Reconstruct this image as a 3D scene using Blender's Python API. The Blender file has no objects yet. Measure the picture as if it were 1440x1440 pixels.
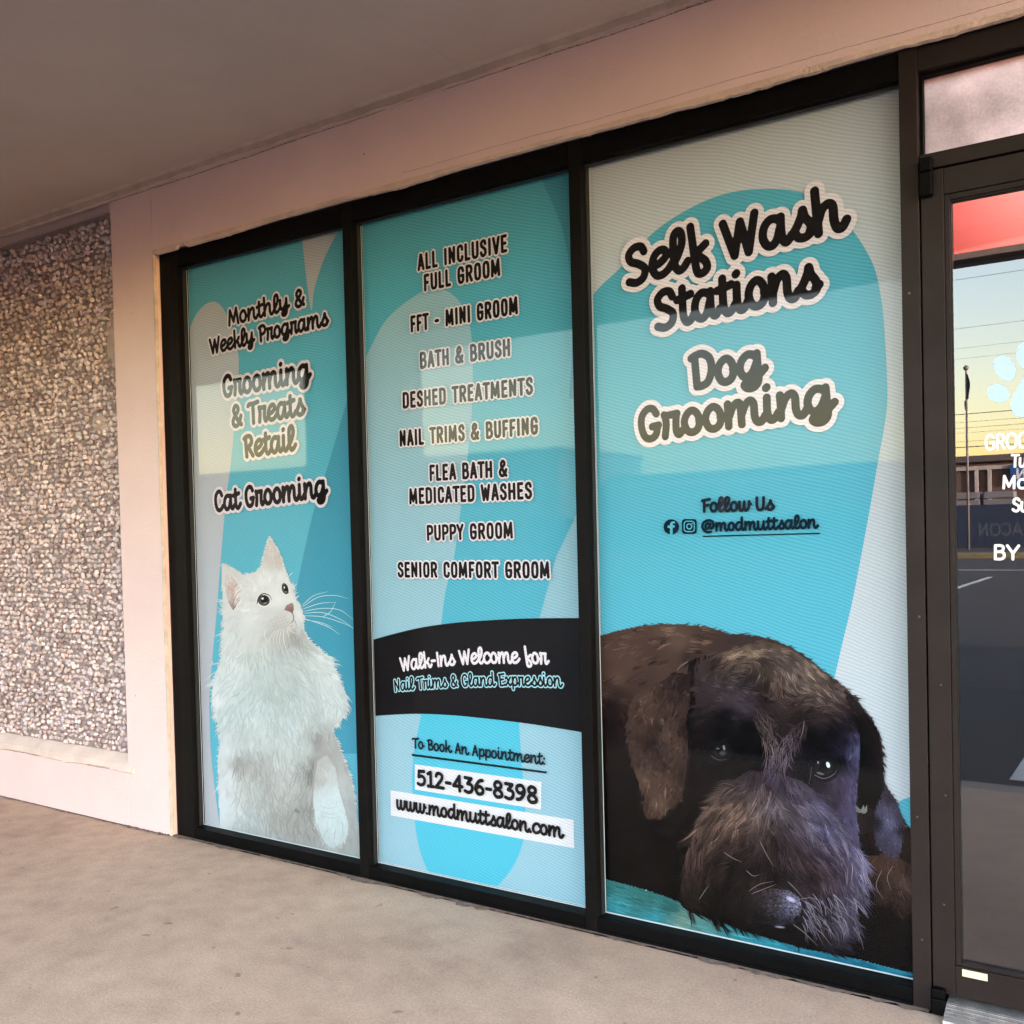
import bpy, bmesh, math, random
import numpy as np
from mathutils import Vector, Matrix, geometry
random.seed(7); rng = np.random.default_rng(11)
scene = bpy.context.scene
COL = scene.collection

# ------------------------------------------------------------------ camera
YAW, PITCH, ROLL = math.radians(33.9398), math.radians(-1.2159), math.radians(-1.3980)
CAM = Vector((3.94529, -2.98480, 1.395))
fw = Vector((-math.sin(YAW)*math.cos(PITCH), math.cos(YAW)*math.cos(PITCH), math.sin(PITCH)))
rt = fw.cross(Vector((0, 0, 1))).normalized(); up = rt.cross(fw)
c_, s_ = math.cos(ROLL), math.sin(ROLL)
rt, up = c_*rt + s_*up, -s_*rt + c_*up
cam_d = bpy.data.cameras.new('camera'); cam = bpy.data.objects.new('camera', cam_d); COL.objects.link(cam)
cam.matrix_world = Matrix(((rt.x, up.x, -fw.x, CAM.x), (rt.y, up.y, -fw.y, CAM.y), (rt.z, up.z, -fw.z, CAM.z), (0, 0, 0, 1)))
cam_d.sensor_width = 36; cam_d.lens = 36*1410/1440; cam_d.shift_y = 54.018/1440
cam_d.clip_start = 0.05; cam_d.clip_end = 4000
scene.camera = cam
scene.cycles.max_bounces = 7; scene.cycles.diffuse_bounces = 4; scene.cycles.glossy_bounces = 3; scene.cycles.transparent_max_bounces = 8
scene.cycles.caustics_reflective = False; scene.cycles.caustics_refractive = False

# ------------------------------------------------------------------ sky, sun, exposure
SUN_EL, SUN_AZ = math.radians(4.0), math.radians(75.0)      # low evening sun, hidden by the shop and an added block behind it
world = bpy.data.worlds.new('World'); scene.world = world; world.use_nodes = True
wn = world.node_tree.nodes; bg = wn['Background']
sky = wn.new('ShaderNodeTexSky'); sky.sky_type = 'NISHITA'; sky.sun_disc = False
sky.sun_elevation = SUN_EL; sky.sun_rotation = SUN_AZ
sky.air_density = 1.08; sky.dust_density = 1.0; sky.ozone_density = 0.7
world.node_tree.links.new(sky.outputs[0], bg.inputs[0]); bg.inputs[1].default_value = 0.15
sun_d = bpy.data.lights.new('sun', 'SUN'); sun_d.energy = 2.0; sun_d.angle = math.radians(0.5); sun_d.color = (1, .8, .6)
sun = bpy.data.objects.new('sun', sun_d); COL.objects.link(sun)
sd = Vector((math.sin(SUN_AZ)*math.cos(SUN_EL), math.cos(SUN_AZ)*math.cos(SUN_EL), math.sin(SUN_EL)))
sun.rotation_euler = sd.to_track_quat('Z', 'Y').to_euler(); sun.location = (0, 30, 20)
scene.view_settings.view_transform = 'Standard'; scene.view_settings.look = 'None'
scene.view_settings.gamma = 1; scene.view_settings.use_curve_mapping = False
scene.view_settings.exposure = 4.40
scene.view_settings.use_white_balance = True; scene.view_settings.white_balance_temperature = 5700; scene.view_settings.white_balance_tint = 25

# ------------------------------------------------------------------ materials
def lin(c):
    c = np.asarray(c, float)/255.0
    return np.where(c <= .04045, c/12.92, ((c+.055)/1.055)**2.4)
def mat(name, col, rough=.6, metal=0., spec=.5, noise=None, bump=None, coat=0.):
    """noise = (scale, amount, detail); bump = (scale, strength)"""
    m = bpy.data.materials.new(name); m.use_nodes = True
    nt = m.node_tree; b = nt.nodes['Principled BSDF']
    b.inputs['Roughness'].default_value = rough; b.inputs['Metallic'].default_value = metal
    b.inputs['Specular IOR Level'].default_value = spec; b.inputs['Coat Weight'].default_value = coat
    b.inputs['Base Color'].default_value = (*col, 1)
    tc = nt.nodes.new('ShaderNodeTexCoord')
    if noise:
        n = nt.nodes.new('ShaderNodeTexNoise'); n.inputs['Scale'].default_value = noise[0]; n.inputs['Detail'].default_value = noise[2] if len(noise) > 2 else 6
        n.inputs['Roughness'].default_value = .65
        nt.links.new(tc.outputs['Object'], n.inputs['Vector'])
        r = nt.nodes.new('ShaderNodeValToRGB'); a = noise[1]
        r.color_ramp.elements[0].position = .3; r.color_ramp.elements[1].position = .7
        r.color_ramp.elements[0].color = (*[v*(1-a) for v in col], 1); r.color_ramp.elements[1].color = (*[min(1, v*(1+a)) for v in col], 1)
        nt.links.new(n.outputs['Fac'], r.inputs['Fac']); nt.links.new(r.outputs['Color'], b.inputs['Base Color'])
    if bump:
        n2 = nt.nodes.new('ShaderNodeTexNoise'); n2.inputs['Scale'].default_value = bump[0]; n2.inputs['Detail'].default_value = 5
        nt.links.new(tc.outputs['Object'], n2.inputs['Vector'])
        bp = nt.nodes.new('ShaderNodeBump'); bp.inputs['Strength'].default_value = bump[1]; bp.inputs['Distance'].default_value = .01
        nt.links.new(n2.outputs['Fac'], bp.inputs['Height']); nt.links.new(bp.outputs['Normal'], b.inputs['Normal'])
    return m
def nodes(m): return m.node_tree.nodes, m.node_tree.links, m.node_tree.nodes['Principled BSDF']
def emat(name, col, strength):
    m = mat(name, col, .4); b = m.node_tree.nodes['Principled BSDF']
    b.inputs['Emission Color'].default_value = (*col, 1); b.inputs['Emission Strength'].default_value = strength
    return m
def glass_mat(name, tint, boost, gain=1.0, ior=1.5, rough=0.):
    m = bpy.data.materials.new(name); m.use_nodes = True; nt = m.node_tree; nt.nodes.clear()
    out = nt.nodes.new('ShaderNodeOutputMaterial'); mix = nt.nodes.new('ShaderNodeMixShader')
    tr = nt.nodes.new('ShaderNodeBsdfTransparent'); tr.inputs[0].default_value = (*tint, 1)
    gl = nt.nodes.new('ShaderNodeBsdfGlossy'); gl.inputs['Roughness'].default_value = rough; gl.inputs[0].default_value = (1, 1, 1, 1)
    fr = nt.nodes.new('ShaderNodeFresnel'); fr.inputs[0].default_value = ior
    mu = nt.nodes.new('ShaderNodeMath'); mu.operation = 'MULTIPLY_ADD'; mu.use_clamp = True
    mu.inputs[1].default_value = gain; mu.inputs[2].default_value = boost
    ge = nt.nodes.new('ShaderNodeNewGeometry'); fb = nt.nodes.new('ShaderNodeMath'); fb.operation = 'SUBTRACT'; fb.inputs[0].default_value = 1.0
    m2 = nt.nodes.new('ShaderNodeMath'); m2.operation = 'MULTIPLY'
    nt.links.new(ge.outputs['Backfacing'], fb.inputs[1])      # the mirror image comes from the outer face
    nt.links.new(fr.outputs[0], mu.inputs[0]); nt.links.new(mu.outputs[0], m2.inputs[0]); nt.links.new(fb.outputs[0], m2.inputs[1]); nt.links.new(m2.outputs[0], mix.inputs[0])
    nt.links.new(tr.outputs[0], mix.inputs[1]); nt.links.new(gl.outputs[0], mix.inputs[2]); nt.links.new(mix.outputs[0], out.inputs[0])
    return m

# ------------------------------------------------------------------ object helpers
def link(name, me, m=None, parent=None):
    o = bpy.data.objects.new(name, me); COL.objects.link(o)
    if m is not None and me is not None:
        for x in (m if isinstance(m, (list, tuple)) else [m]): me.materials.append(x)
    if parent is not None: o.parent = parent
    return o
def empty(name, label, cat, loc=(0, 0, 0), group=None):
    o = bpy.data.objects.new(name, None); COL.objects.link(o); o.location = loc; o.empty_display_size = .2
    tag(o, label, cat, group); return o
def tag(o, label, cat, group=None):
    o['label'] = label; o['category'] = cat; o['kind'] = 'thing'
    if group: o['group'] = group
    return o
class MB:
    """collects boxes, prisms and polygons that become ONE mesh"""
    def __init__(s): s.v = []; s.f = []; s.mi = []
    def box(s, x0, x1, y0, y1, z0, z1, mi=0):
        k = len(s.v)
        s.v += [(x0,y0,z0),(x1,y0,z0),(x1,y1,z0),(x0,y1,z0),(x0,y0,z1),(x1,y0,z1),(x1,y1,z1),(x0,y1,z1)]
        for f in ((0,3,2,1),(4,5,6,7),(0,1,5,4),(1,2,6,5),(2,3,7,6),(3,0,4,7)): s.f.append(tuple(k+i for i in f)); s.mi.append(mi)
        return s
    def prism_x(s, x0, x1, prof, mi=0):
        k = len(s.v); n = len(prof)
        s.v += [(x0, y, z) for y, z in prof] + [(x1, y, z) for y, z in prof]
        s.f.append(tuple(range(k, k+n))); s.f.append(tuple(range(k+2*n-1, k+n-1, -1))); s.mi += [mi, mi]
        for i in range(n):
            j = (i+1) % n; s.f.append((k+i, k+n+i, k+n+j, k+j)); s.mi.append(mi)
        return s
    def tube(s, pts, r, seg=8, mi=0):
        P = [Vector(p) for p in pts]; k = len(s.v); rr = r if isinstance(r, (list, tuple)) else [r]*len(P)
        for i, p in enumerate(P):
            d = (P[min(i+1, len(P)-1)]-P[max(i-1, 0)]).normalized()
            a = d.orthogonal().normalized(); b = d.cross(a)
            for q in range(seg):
                t = 2*math.pi*q/seg; w = p + a*math.cos(t)*rr[i] + b*math.sin(t)*rr[i]; s.v.append(tuple(w))
        for i in range(len(P)-1):
            for q in range(seg):
                q2 = (q+1) % seg
                s.f.append((k+i*seg+q, k+i*seg+q2, k+(i+1)*seg+q2, k+(i+1)*seg+q)); s.mi.append(mi)
        s.f.append(tuple(range(k+seg-1, k-1, -1))); s.f.append(tuple(range(k+(len(P)-1)*seg, k+len(P)*seg))); s.mi += [mi, mi]
        return s
    def build(s, name, m, parent=None, bevel=0., smooth=False, origin=None):
        me = bpy.data.meshes.new(name); me.from_pydata(s.v, [], s.f); me.update()
        me.polygons.foreach_set('material_index', s.mi)
        o = link(name, me, m, parent)
        bm = bmesh.new(); bm.from_mesh(me); bmesh.ops.recalc_face_normals(bm, faces=bm.faces)
        if bevel:
            es = [e for e in bm.edges if len(e.link_faces) == 2 and e.calc_face_angle(0) > .5]
            bmesh.ops.bevel(bm, geom=es, offset=bevel, segments=2, affect='EDGES', profile=.5, clamp_overlap=True)
        bm.to_mesh(me); bm.free()
        if smooth: me.polygons.foreach_set('use_smooth', [True]*len(me.polygons))
        return o

# facade coordinates: x along the shop front, z up from the pavement, y < 0 outdoors
YW, YF, YG, YFILM = -0.03, 0.0, 0.045, 0.056
def G(u, v, y=YFILM):
    """a measured drawing point (photo survey) rectified onto the film plane -> (x, z)"""
    d = rt*((u-720)/1410) + up*(-(v-774.018)/1410) + fw
    t = (y-CAM.y)/d.y
    return (CAM.x+d.x*t, CAM.z+d.z*t)

# ------------------------------------------------------------------ base materials
M_plaster = mat('painted_plaster', (.77, .595, .575), .8, noise=(1.3, .07, 9), bump=(85, .22))
def specks(m, scale, r0, r1, tone, f):
    N, L, B = m.node_tree.nodes, m.node_tree.links, m.node_tree.nodes['Principled BSDF']; src = B.inputs['Base Color'].links[0].from_socket
    tc = N.new('ShaderNodeTexCoord'); v = N.new('ShaderNodeTexVoronoi'); v.inputs['Scale'].default_value = scale; L.new(tc.outputs['Object'], v.inputs['Vector'])
    n = N.new('ShaderNodeTexNoise'); n.inputs['Scale'].default_value = scale*.37; n.inputs['Detail'].default_value = 2; L.new(tc.outputs['Object'], n.inputs['Vector'])
    a = N.new('ShaderNodeMath'); a.operation = 'MULTIPLY_ADD'; a.inputs[1].default_value = -.22; a.inputs[2].default_value = .13; L.new(n.outputs['Fac'], a.inputs[0])
    d = N.new('ShaderNodeMath'); d.operation = 'ADD'; L.new(v.outputs['Distance'], d.inputs[0]); L.new(a.outputs[0], d.inputs[1])
    r = N.new('ShaderNodeValToRGB'); r.color_ramp.elements[0].position = r0; r.color_ramp.elements[1].position = r1
    r.color_ramp.elements[0].color = (*tone, 1); r.color_ramp.elements[1].color = (1, 1, 1, 1); L.new(d.outputs[0], r.inputs[0])
    x = N.new('ShaderNodeMix'); x.data_type = 'RGBA'; x.blend_type = 'MULTIPLY'; x.inputs[0].default_value = f
    L.new(src, x.inputs[6]); L.new(r.outputs[0], x.inputs[7]); L.new(x.outputs[2], B.inputs['Base Color'])
specks(M_plaster, 9, .035, .055, (.35, .27, .22), .8)
specks(M_plaster, 34, .03, .06, (.62, .54, .48), .6)
M_plaster_raw = mat('plaster_trim', (.68, .52, .44), .85, noise=(9, .18, 8), bump=(90, .5))
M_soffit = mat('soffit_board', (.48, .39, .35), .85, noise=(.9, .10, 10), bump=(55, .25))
M_black = mat('black_frame_paint', (.003, .0028, .003), .5, spec=.06, noise=(14, .35, 8), bump=(160, .08))
M_blackface = mat('black_frame_face', (.0048, .0043, .0042), .5, spec=.07, noise=(10, .3, 8), bump=(160, .08))
M_bronze = mat('bronze_anodised', (.021, .0148, .0132), .5, metal=.1, spec=.16, noise=(5, .22, 9), bump=(120, .06))
M_alu = mat('worn_aluminium', (.34, .32, .30), .42, metal=.6, noise=(30, .3, 6), bump=(80, .2))
M_rubber = mat('black_gasket', (.008, .008, .008), .6)
M_glass = glass_mat('window_glass', (.97, .985, .98), .0, .42, rough=.03)
M_doorglass = glass_mat('reflective_door_glass', (.55, .55, .55), .085)

# ================================================================== THE SETTING
def concrete(name, base, stains=True):
    m = bpy.data.materials.new(name); m.use_nodes = True; N, L, B = nodes(m)
    tc = N.new('ShaderNodeTexCoord')
    def noise(sc, det, ro=.6, vec=None):
        n = N.new('ShaderNodeTexNoise'); n.inputs['Scale'].default_value = sc; n.inputs['Detail'].default_value = det; n.inputs['Roughness'].default_value = ro
        L.new(vec or tc.outputs['Object'], n.inputs['Vector']); return n.outputs['Fac']
    def ramp(f, stops):
        r = N.new('ShaderNodeValToRGB'); e = r.color_ramp.elements
        while len(e) < len(stops): e.new(.5)
        for k, (p, c) in enumerate(stops): e[k].position = p; e[k].color = (*c, 1)
        L.new(f, r.inputs['Fac']); return r.outputs['Color']
    def mul(a, b, f=1.):
        x = N.new('ShaderNodeMix'); x.data_type = 'RGBA'; x.blend_type = 'MULTIPLY'; x.inputs[0].default_value = f
        L.new(a, x.inputs[6]); L.new(b, x.inputs[7]); return x.outputs[2]
    b = np.array(base)
    big = ramp(noise(1.1, 10, .68), [(.28, b*[.70, .66, .64]), (.5, b), (.72, b*[1.16, 1.18, 1.18])])
    fine = ramp(noise(115, 4, .8), [(.30, (.62, .60, .58)), (.66, (1.16, 1.17, 1.17))])
    c = mul(big, fine, .75)
    mid = ramp(noise(9, 8, .7), [(.32, (.82, .80, .80)), (.6, (1.04, 1.04, 1.03))])
    c = mul(c, mid, .8)
    if stains:
        sp = ramp(noise(13, 2, .4), [(.245, (.50, .44, .38)), (.285, (1, 1, 1))])
        c = mul(c, sp, .8)
        vor = N.new('ShaderNodeTexVoronoi'); vor.inputs['Scale'].default_value = 7.5; L.new(tc.outputs['Object'], vor.inputs['Vector'])
        c = mul(c, ramp(vor.outputs['Distance'], [(.035, (.45, .40, .36)), (.06, (1, 1, 1))]), .7)
    L.new(c, B.inputs['Base Color']); B.inputs['Roughness'].default_value = .72
    bp = N.new('ShaderNodeBump'); bp.inputs['Strength'].default_value = .6; bp.inputs['Distance'].default_value = .004
    L.new(noise(190, 4, .7), bp.inputs['Height']); L.new(bp.outputs['Normal'], B.inputs['Normal'])
    return m
M_walk = concrete('pavement_concrete', (.555, .40, .29))
M_asphalt = mat('asphalt', (.026, .026, .027), .9, noise=(.6, .25, 10), bump=(70, .4))
M_paint = mat('white_road_paint', (.62, .62, .60), .8, noise=(20, .15, 6))
sw = MB().box(-60, 60, -2.56, -.02, -.15, 0).build('sidewalk', M_walk); sw['kind'] = 'structure'
kb = MB().box(-60, 60, -2.72, -2.564, -.15, -.004).build('kerb', mat('kerb_concrete', (.30, .26, .23), .85, noise=(6, .2, 9))); kb['kind'] = 'structure'
pl = MB(); pl.v = [(-900, -900, -.15), (900, -900, -.15), (900, 900, -.15), (-900, 900, -.15)]; pl.f = [(0, 1, 2, 3)]; pl.mi = [0]
lot = pl.build('parking_lot', M_asphalt); lot['kind'] = 'structure'
ln = MB()
for k in [-16, -15, -14, -13, -12, -11, -10]+list(range(0, 9)): ln.box(3.07+2.7*k, 3.17+2.7*k, -8.2, -3.45, -.149, -.146)
for k in range(-1, 9): ln.box(-.35+2.7*k, -.23+2.7*k, -25.5, -20.2, -.149, -.146)
ln.box(-70, 30, -29.3, -29.1, -.149, -.146)
pm = ln.build('parking_line', M_paint, lot)
vg = MB().box(-90, 45, -40.2, -38.4, -.15, .02).build('grass_verge', mat('dry_grass', (.20, .17, .08), .95, noise=(3, .3, 8))); vg['kind'] = 'structure'

# ---- the shop wall
wall = empty('shop_wall', 'cream plastered shop wall around the windows with a pebble dash panel at left', 'wall', (0, 0, 0))
w = MB()
ZS = 3.045
w.box(-.313, -.002, YW, .30, 0, ZS)                        # pier beside the first window
w.box(-.002, 4.335, YW, .30, 2.716, ZS)                    # band over the glass
w.box(4.335, 40, YW, .30, 0, ZS)                           # wall beyond the door
w.box(-4.1, -.313, .012, .30, .2, ZS)                      # back of the recess
w.prism_x(-4.1, -.313, [(YW, 0), (YW, .296), (.012, .345), (.30, .345), (.30, 0)])
w.box(-30, -4.1, YW, .30, 0, ZS)
w.build('plaster', M_plaster, wall, bevel=.004)
# the ledge under the pebbles, chipped along its lower edge
lm = MB(); n = 90
xs = np.linspace(-4.1, -.262, n); prof = []
for i, x in enumerate(xs):
    j = .006*math.sin(x*9)+rng.normal(0, .0022)
    prof.append([(x, YW-.001, .262+j), (x, YW-.011, .268+j), (x, YW-.009, .300), (x, .012, .347), (x, .012, .30)])
k5 = 5
for p in prof: lm.v += p
for i in range(n-1):
    for q in range(k5):
        q2 = (q+1) % k5; lm.f.append((i*k5+q, i*k5+q2, (i+1)*k5+q2, (i+1)*k5+q)); lm.mi.append(0)
lm.f += [tuple(range(k5)), tuple(range((n-1)*k5, n*k5))]; lm.mi += [0, 0]
lm.build('ledge', mat('ledge_plaster', (.72, .58, .51), .85, noise=(7, .14, 8), bump=(90, .4)), wall)
# pebbles, each a stone pressed into the render
def pebble_mesh():
    bm = bmesh.new(); bmesh.ops.create_icosphere(bm, subdivisions=1, radius=1.)
    bv = np.array([v.co[:] for v in bm.verts]); bf = np.array([[v.index for v in f.verts] for f in bm.faces]); bm.free()
    x0, x1, z0, z1 = -2.0, -.335, .352, 2.965
    V, F, Cc = [], [], []; cell = .0285; k = 0
    nx, nz = int((x1-x0)/cell), int((z1-z0)/(cell*.9))
    pal = lin([(228, 210, 202), (212, 194, 186), (240, 226, 218), (190, 172, 166), (222, 202, 190), (170, 152, 148), (236, 222, 216), (206, 196, 192)])
    for a in range(nx):
        for b in range(nz):
            px = x0+(a+.5+(b % 2)*.5)*cell+rng.normal(0, .0050); pz = z0+(b+.5)*cell*.9+rng.normal(0, .0045)
            if px > x1 or px < x0: continue
            # bald patches where the render shows
            if ((px+.37)/.055)**2+((pz-2.37)/.13)**2 < 1 and rng.random() < .9: continue
            if ((px+.50)/.07)**2+((pz-1.97)/.05)**2 < 1 and rng.random() < .7: continue
            if pz > z1-.01-.02*rng.random() and rng.random() < .5: continue
            r = np.array([rng.uniform(.0095, .0205), rng.uniform(.008, .014), rng.uniform(.008, .0165)])
            q = rng.normal(size=4); q /= np.linalg.norm(q); A = np.array(Matrix.Rotation(0, 3, 'X')); 
            from mathutils import Quaternion
            A = np.array(Quaternion(q).to_matrix())
            p = (bv*(1+rng.normal(0, .15, (len(bv), 1))))*r
            if rng.random() < .7: p = p@A.T
            p += [px, .002-rng.uniform(-.003, .013), pz]
            V.append(p); F.append(bf+k); k += len(bv); Cc.append(np.tile(pal[rng.integers(len(pal))]*rng.uniform(.8, 1.08)*np.array((1, .99, 1.07)), (len(bv), 1)))
    return np.concatenate(V), np.concatenate(F), np.concatenate(Cc)
def np_mesh(name, V, F, col=None, m=None, parent=None):
    me = bpy.data.meshes.new(name); nf = len(F); k = F.shape[1]
    me.vertices.add(len(V)); me.vertices.foreach_set('co', np.ascontiguousarray(V, np.float32).ravel())
    me.loops.add(nf*k); me.loops.foreach_set('vertex_index', np.ascontiguousarray(F, np.int32).ravel())
    me.polygons.add(nf); me.polygons.foreach_set('loop_start', np.arange(0, nf*k, k, dtype=np.int32))
    me.update(calc_edges=True)
    if col is not None:
        ca = me.color_attributes.new('tone', 'FLOAT_COLOR', 'POINT')
        ca.data.foreach_set('color', np.c_[col, np.ones(len(col))].astype(np.float32).ravel())
    return link(name, me, m, parent)
def tone_mat(name, rough, spec=.5, mul=1.):
    m = bpy.data.materials.new(name); m.use_nodes = True; N, L, B = nodes(m)
    a = N.new('ShaderNodeAttribute'); a.attribute_name = 'tone'; L.new(a.outputs['Color'], B.inputs['Base Color'])
    B.inputs['Roughness'].default_value = rough; B.inputs['Specular IOR Level'].default_value = spec
    return m
pv, pf, pc = pebble_mesh()
np_mesh('pebble_panel', pv, pf, pc, tone_mat('pebble_stone', .85, .3), wall)
gb = MB().box(-4.09, -.33, .002, .0125, .346, 2.972).build('pebble_render', mat('pebble_bed', (.32, .26, .245), .95, noise=(30, .25, 8), bump=(120, .6)), wall)
# the bald patches in the pebbles, smeared with render
M_smear = mat('render_smear', (.50, .40, .35), .9, noise=(22, .2, 8), bump=(70, .7))
for cx, cz, rx, rz in ((-.375, 2.37, .045, .12), (-.50, 1.97, .06, .045)):
    n = 26; v = MB(); v.v = [(cx, -.006, cz)]+[(cx+rx*math.cos(2*math.pi*i/n)*(1+.25*rng.normal()*.5), .0018, cz+rz*math.sin(2*math.pi*i/n)*(1+.25*rng.normal()*.5)) for i in range(n)]
    v.f = [(0, 1+i, 1+(i+1) % n) for i in range(n)]; v.mi = [0]*n
    v.build('render_patch', M_smear, wall)
def ragged(name, pts, m, parent, amp, w0, w1, dep, axis='x', skip=0.):
    '''a thin uneven dark seam: pts = (start, end, other coordinate)'''
    a, b, z = pts; n = int(abs(b-a)/.012); t = np.linspace(a, b, n); q = np.cumsum(rng.normal(0, amp, n)); q -= np.linspace(q[0], q[-1], n)
    mb = MB(); on = rng.random() < .5; keep = np.interp(np.arange(n), np.arange(0, n+14, 14), rng.random(len(np.arange(0, n+14, 14))))
    for i in range(n-1):
        if keep[i] < skip: continue
        h0, h1 = rng.uniform(w0, w1), rng.uniform(w0, w1); k = len(mb.v)
        if axis == 'x': mb.v += [(t[i], dep, z+q[i]), (t[i+1], dep, z+q[i+1]), (t[i+1], dep, z+q[i+1]+h1), (t[i], dep, z+q[i]+h0), (t[i], dep+.002, z+q[i]), (t[i+1], dep+.002, z+q[i+1]), (t[i+1], dep+.002, z+q[i+1]+h1), (t[i], dep+.002, z+q[i]+h0)]
        for f in ((0, 1, 2, 3), (4, 7, 6, 5), (0, 4, 5, 1), (3, 2, 6, 7)): mb.f.append(tuple(k+j for j in f)); mb.mi.append(0)
    return mb.build(name, m, parent)
M_grime = mat('dark_grime', (.055, .042, .036), .9, noise=(40, .4, 6))
M_grime2 = mat('brown_grime', (.22, .16, .125), .9, noise=(30, .4, 6))
ragged('hairline_crack', (1.5, 4.3, 2.750), M_grime2, wall, .0005, .0003, .0010, YW-.0010)
ragged('grime_line', (-3.9, -.01, .001), M_grime, wall, .0004, .002, .008, YW-.0016)
ragged('grime_line', (-3.9, -.30, .2655), M_grime2, wall, .0006, .0005, .003, YW-.0030)
gm = MB(); xs = np.arange(-3.9, 3.33, .015); wv = np.abs(np.convolve(rng.normal(0, 1, len(xs)+40), np.ones(9)/9, 'same')[20:20+len(xs)])*.045+rng.uniform(.001, .007, len(xs))
for x, w_ in zip(xs, wv): y0 = -.029 if x < 0 else -.004; gm.v += [(x, y0, .0035), (x, y0-w_-(.006 if x > 0 else 0), .0035)]
gm.f = [(2*i, 2*i+1, 2*i+3, 2*i+2) for i in range(len(xs)-1)]; gm.mi = [0]*len(gm.f)
gm.build('grime_edge', mat('floor_grime', (.20, .145, .11), .9, noise=(35, .45, 7)), sw)
# ragged caulk where plaster meets the frame
cm = MB(); n = 340; xs = np.linspace(.0, 4.33, n); wv = np.cumsum(rng.normal(0, .0011, n)); wv -= np.linspace(wv[0], wv[-1], n)
for i, x in enumerate(xs):
    t = .012+np.clip(wv[i], -.005, .006)+rng.normal(0, .0006)
    if abs(x-.20) < .03: t = -.004 + abs(x-.20)*.3
    cm.v += [(x, YW-.0025, 2.722), (x, YW-.0030, 2.715-t), (x, YW+.012, 2.713-t), (x, YW+.012, 2.722)]
for i in range(n-1):
    for q in range(4):
        q2 = (q+1) % 4; cm.f.append((i*4+q, i*4+q2, i*4+4+q2, i*4+4+q)); cm.mi.append(0)
cm.f += [(0, 1, 2, 3), tuple(range(4*n-4, 4*n))]; cm.mi += [0, 0]
cm.build('caulk', M_plaster_raw, wall)
cm = MB(); n = 160; zs = np.linspace(0.01, 2.705, n)
for i, z in enumerate(zs):
    t = .005+rng.normal(0, .0009)+.0015*math.sin(z*11)
    cm.v += [(-.003, YW-.0022, z), (t, YW-.0022, z), (t, YW+.014, z), (-.003, YW+.014, z)]
for i in range(n-1):
    for q in range(4):
        q2 = (q+1) % 4; cm.f.append((i*4+q, i*4+q2, i*4+4+q2, i*4+4+q)); cm.mi.append(0)
cm.f += [(0, 1, 2, 3), tuple(range(4*n-4, 4*n))]; cm.mi += [0, 0]
cm.build('caulk', mat('old_caulk', (.62, .53, .46), .8, noise=(14, .2, 8)), wall)

# ---- the canopy over the pavement
can = empty('canopy', 'flat canopy over the pavement with a painted board soffit', 'canopy', (0, -1.6, 3.045))
cm = MB()
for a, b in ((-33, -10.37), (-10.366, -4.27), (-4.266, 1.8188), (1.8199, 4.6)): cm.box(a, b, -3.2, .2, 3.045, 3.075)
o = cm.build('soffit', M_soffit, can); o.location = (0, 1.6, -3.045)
n = 200; tm = MB(); xs = np.linspace(-30, 4.6, 30); xs = np.unique(np.r_[xs, np.linspace(-3.5, 5, 220)])
for x in xs:
    j = rng.normal(0, .0016)+.003*math.sin(x*3.1); j2 = rng.normal(0, .0008)
    dy = .042 if x < -.313 else 0.
    tm.v += [(x, YW+.002, 3.008+j), (x, YW-.016+j2, 3.012+j), (x, YW-.020+j2, 3.036), (x, YW-.036, 3.0448), (x, YW+.002, 3.0448)]
for i in range(len(xs)-1):
    for q in range(5):
        q2 = (q+1) % 5; tm.f.append((i*5+q, i*5+q2, i*5+5+q2, i*5+5+q)); tm.mi.append(0)
o = tm.build('trim_board', mat('trim_paint', (.50, .395, .34), .8, noise=(8, .2, 8), bump=(60, .3)), can); o.location = (0, 1.6, -3.045)
o = MB().box(-33, 4.6, -3.42, -3.201, 2.869, 3.72).build('fascia', mat('fascia_paint', (.30, .25, .22), .7, noise=(2, .1, 8)), can, bevel=.006); o.location = (0, 1.6, -3.045)
o = MB().box(-33, 4.6, -3.2, 6, 3.12, 3.75).build('roof_deck', mat('roofing', (.2, .2, .2), .9), can); o.location = (0, 1.6, -3.045)
M_coldark = mat('brown_column_paint', (.10, .075, .062), .8, noise=(2, .1, 8), bump=(60, .2))
o = ragged('trim_gap', (-.31, 4.9, 3.0015), M_grime2, can, .0004, .0006, .0045, YW-.0010); o.location = (0, 1.6, -3.045)
pr = empty('canopy_column', 'broad brown plastered column carrying the canopy edge', 'column', (-1.83, -3.3, -.15))
o = MB().box(-.57, .57, -.1, .12, 0, 3.02).build('shaft', M_coldark, pr, bevel=.01)
o = MB().box(-.61, .61, -.14, .16, 0, .3).build('plinth', M_coldark, pr, bevel=.01)

wg = empty('shade_wall', 'unseen brown side wall added to darken the left end of the covered walk', 'wall', (-4.9, -1.7, 0))  # wall added out of view to cut the light from the left
MB().box(-.15, .15, -1.49, 1.66, 0, 3.04).build('plaster', M_coldark, wg, bevel=.01)

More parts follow.
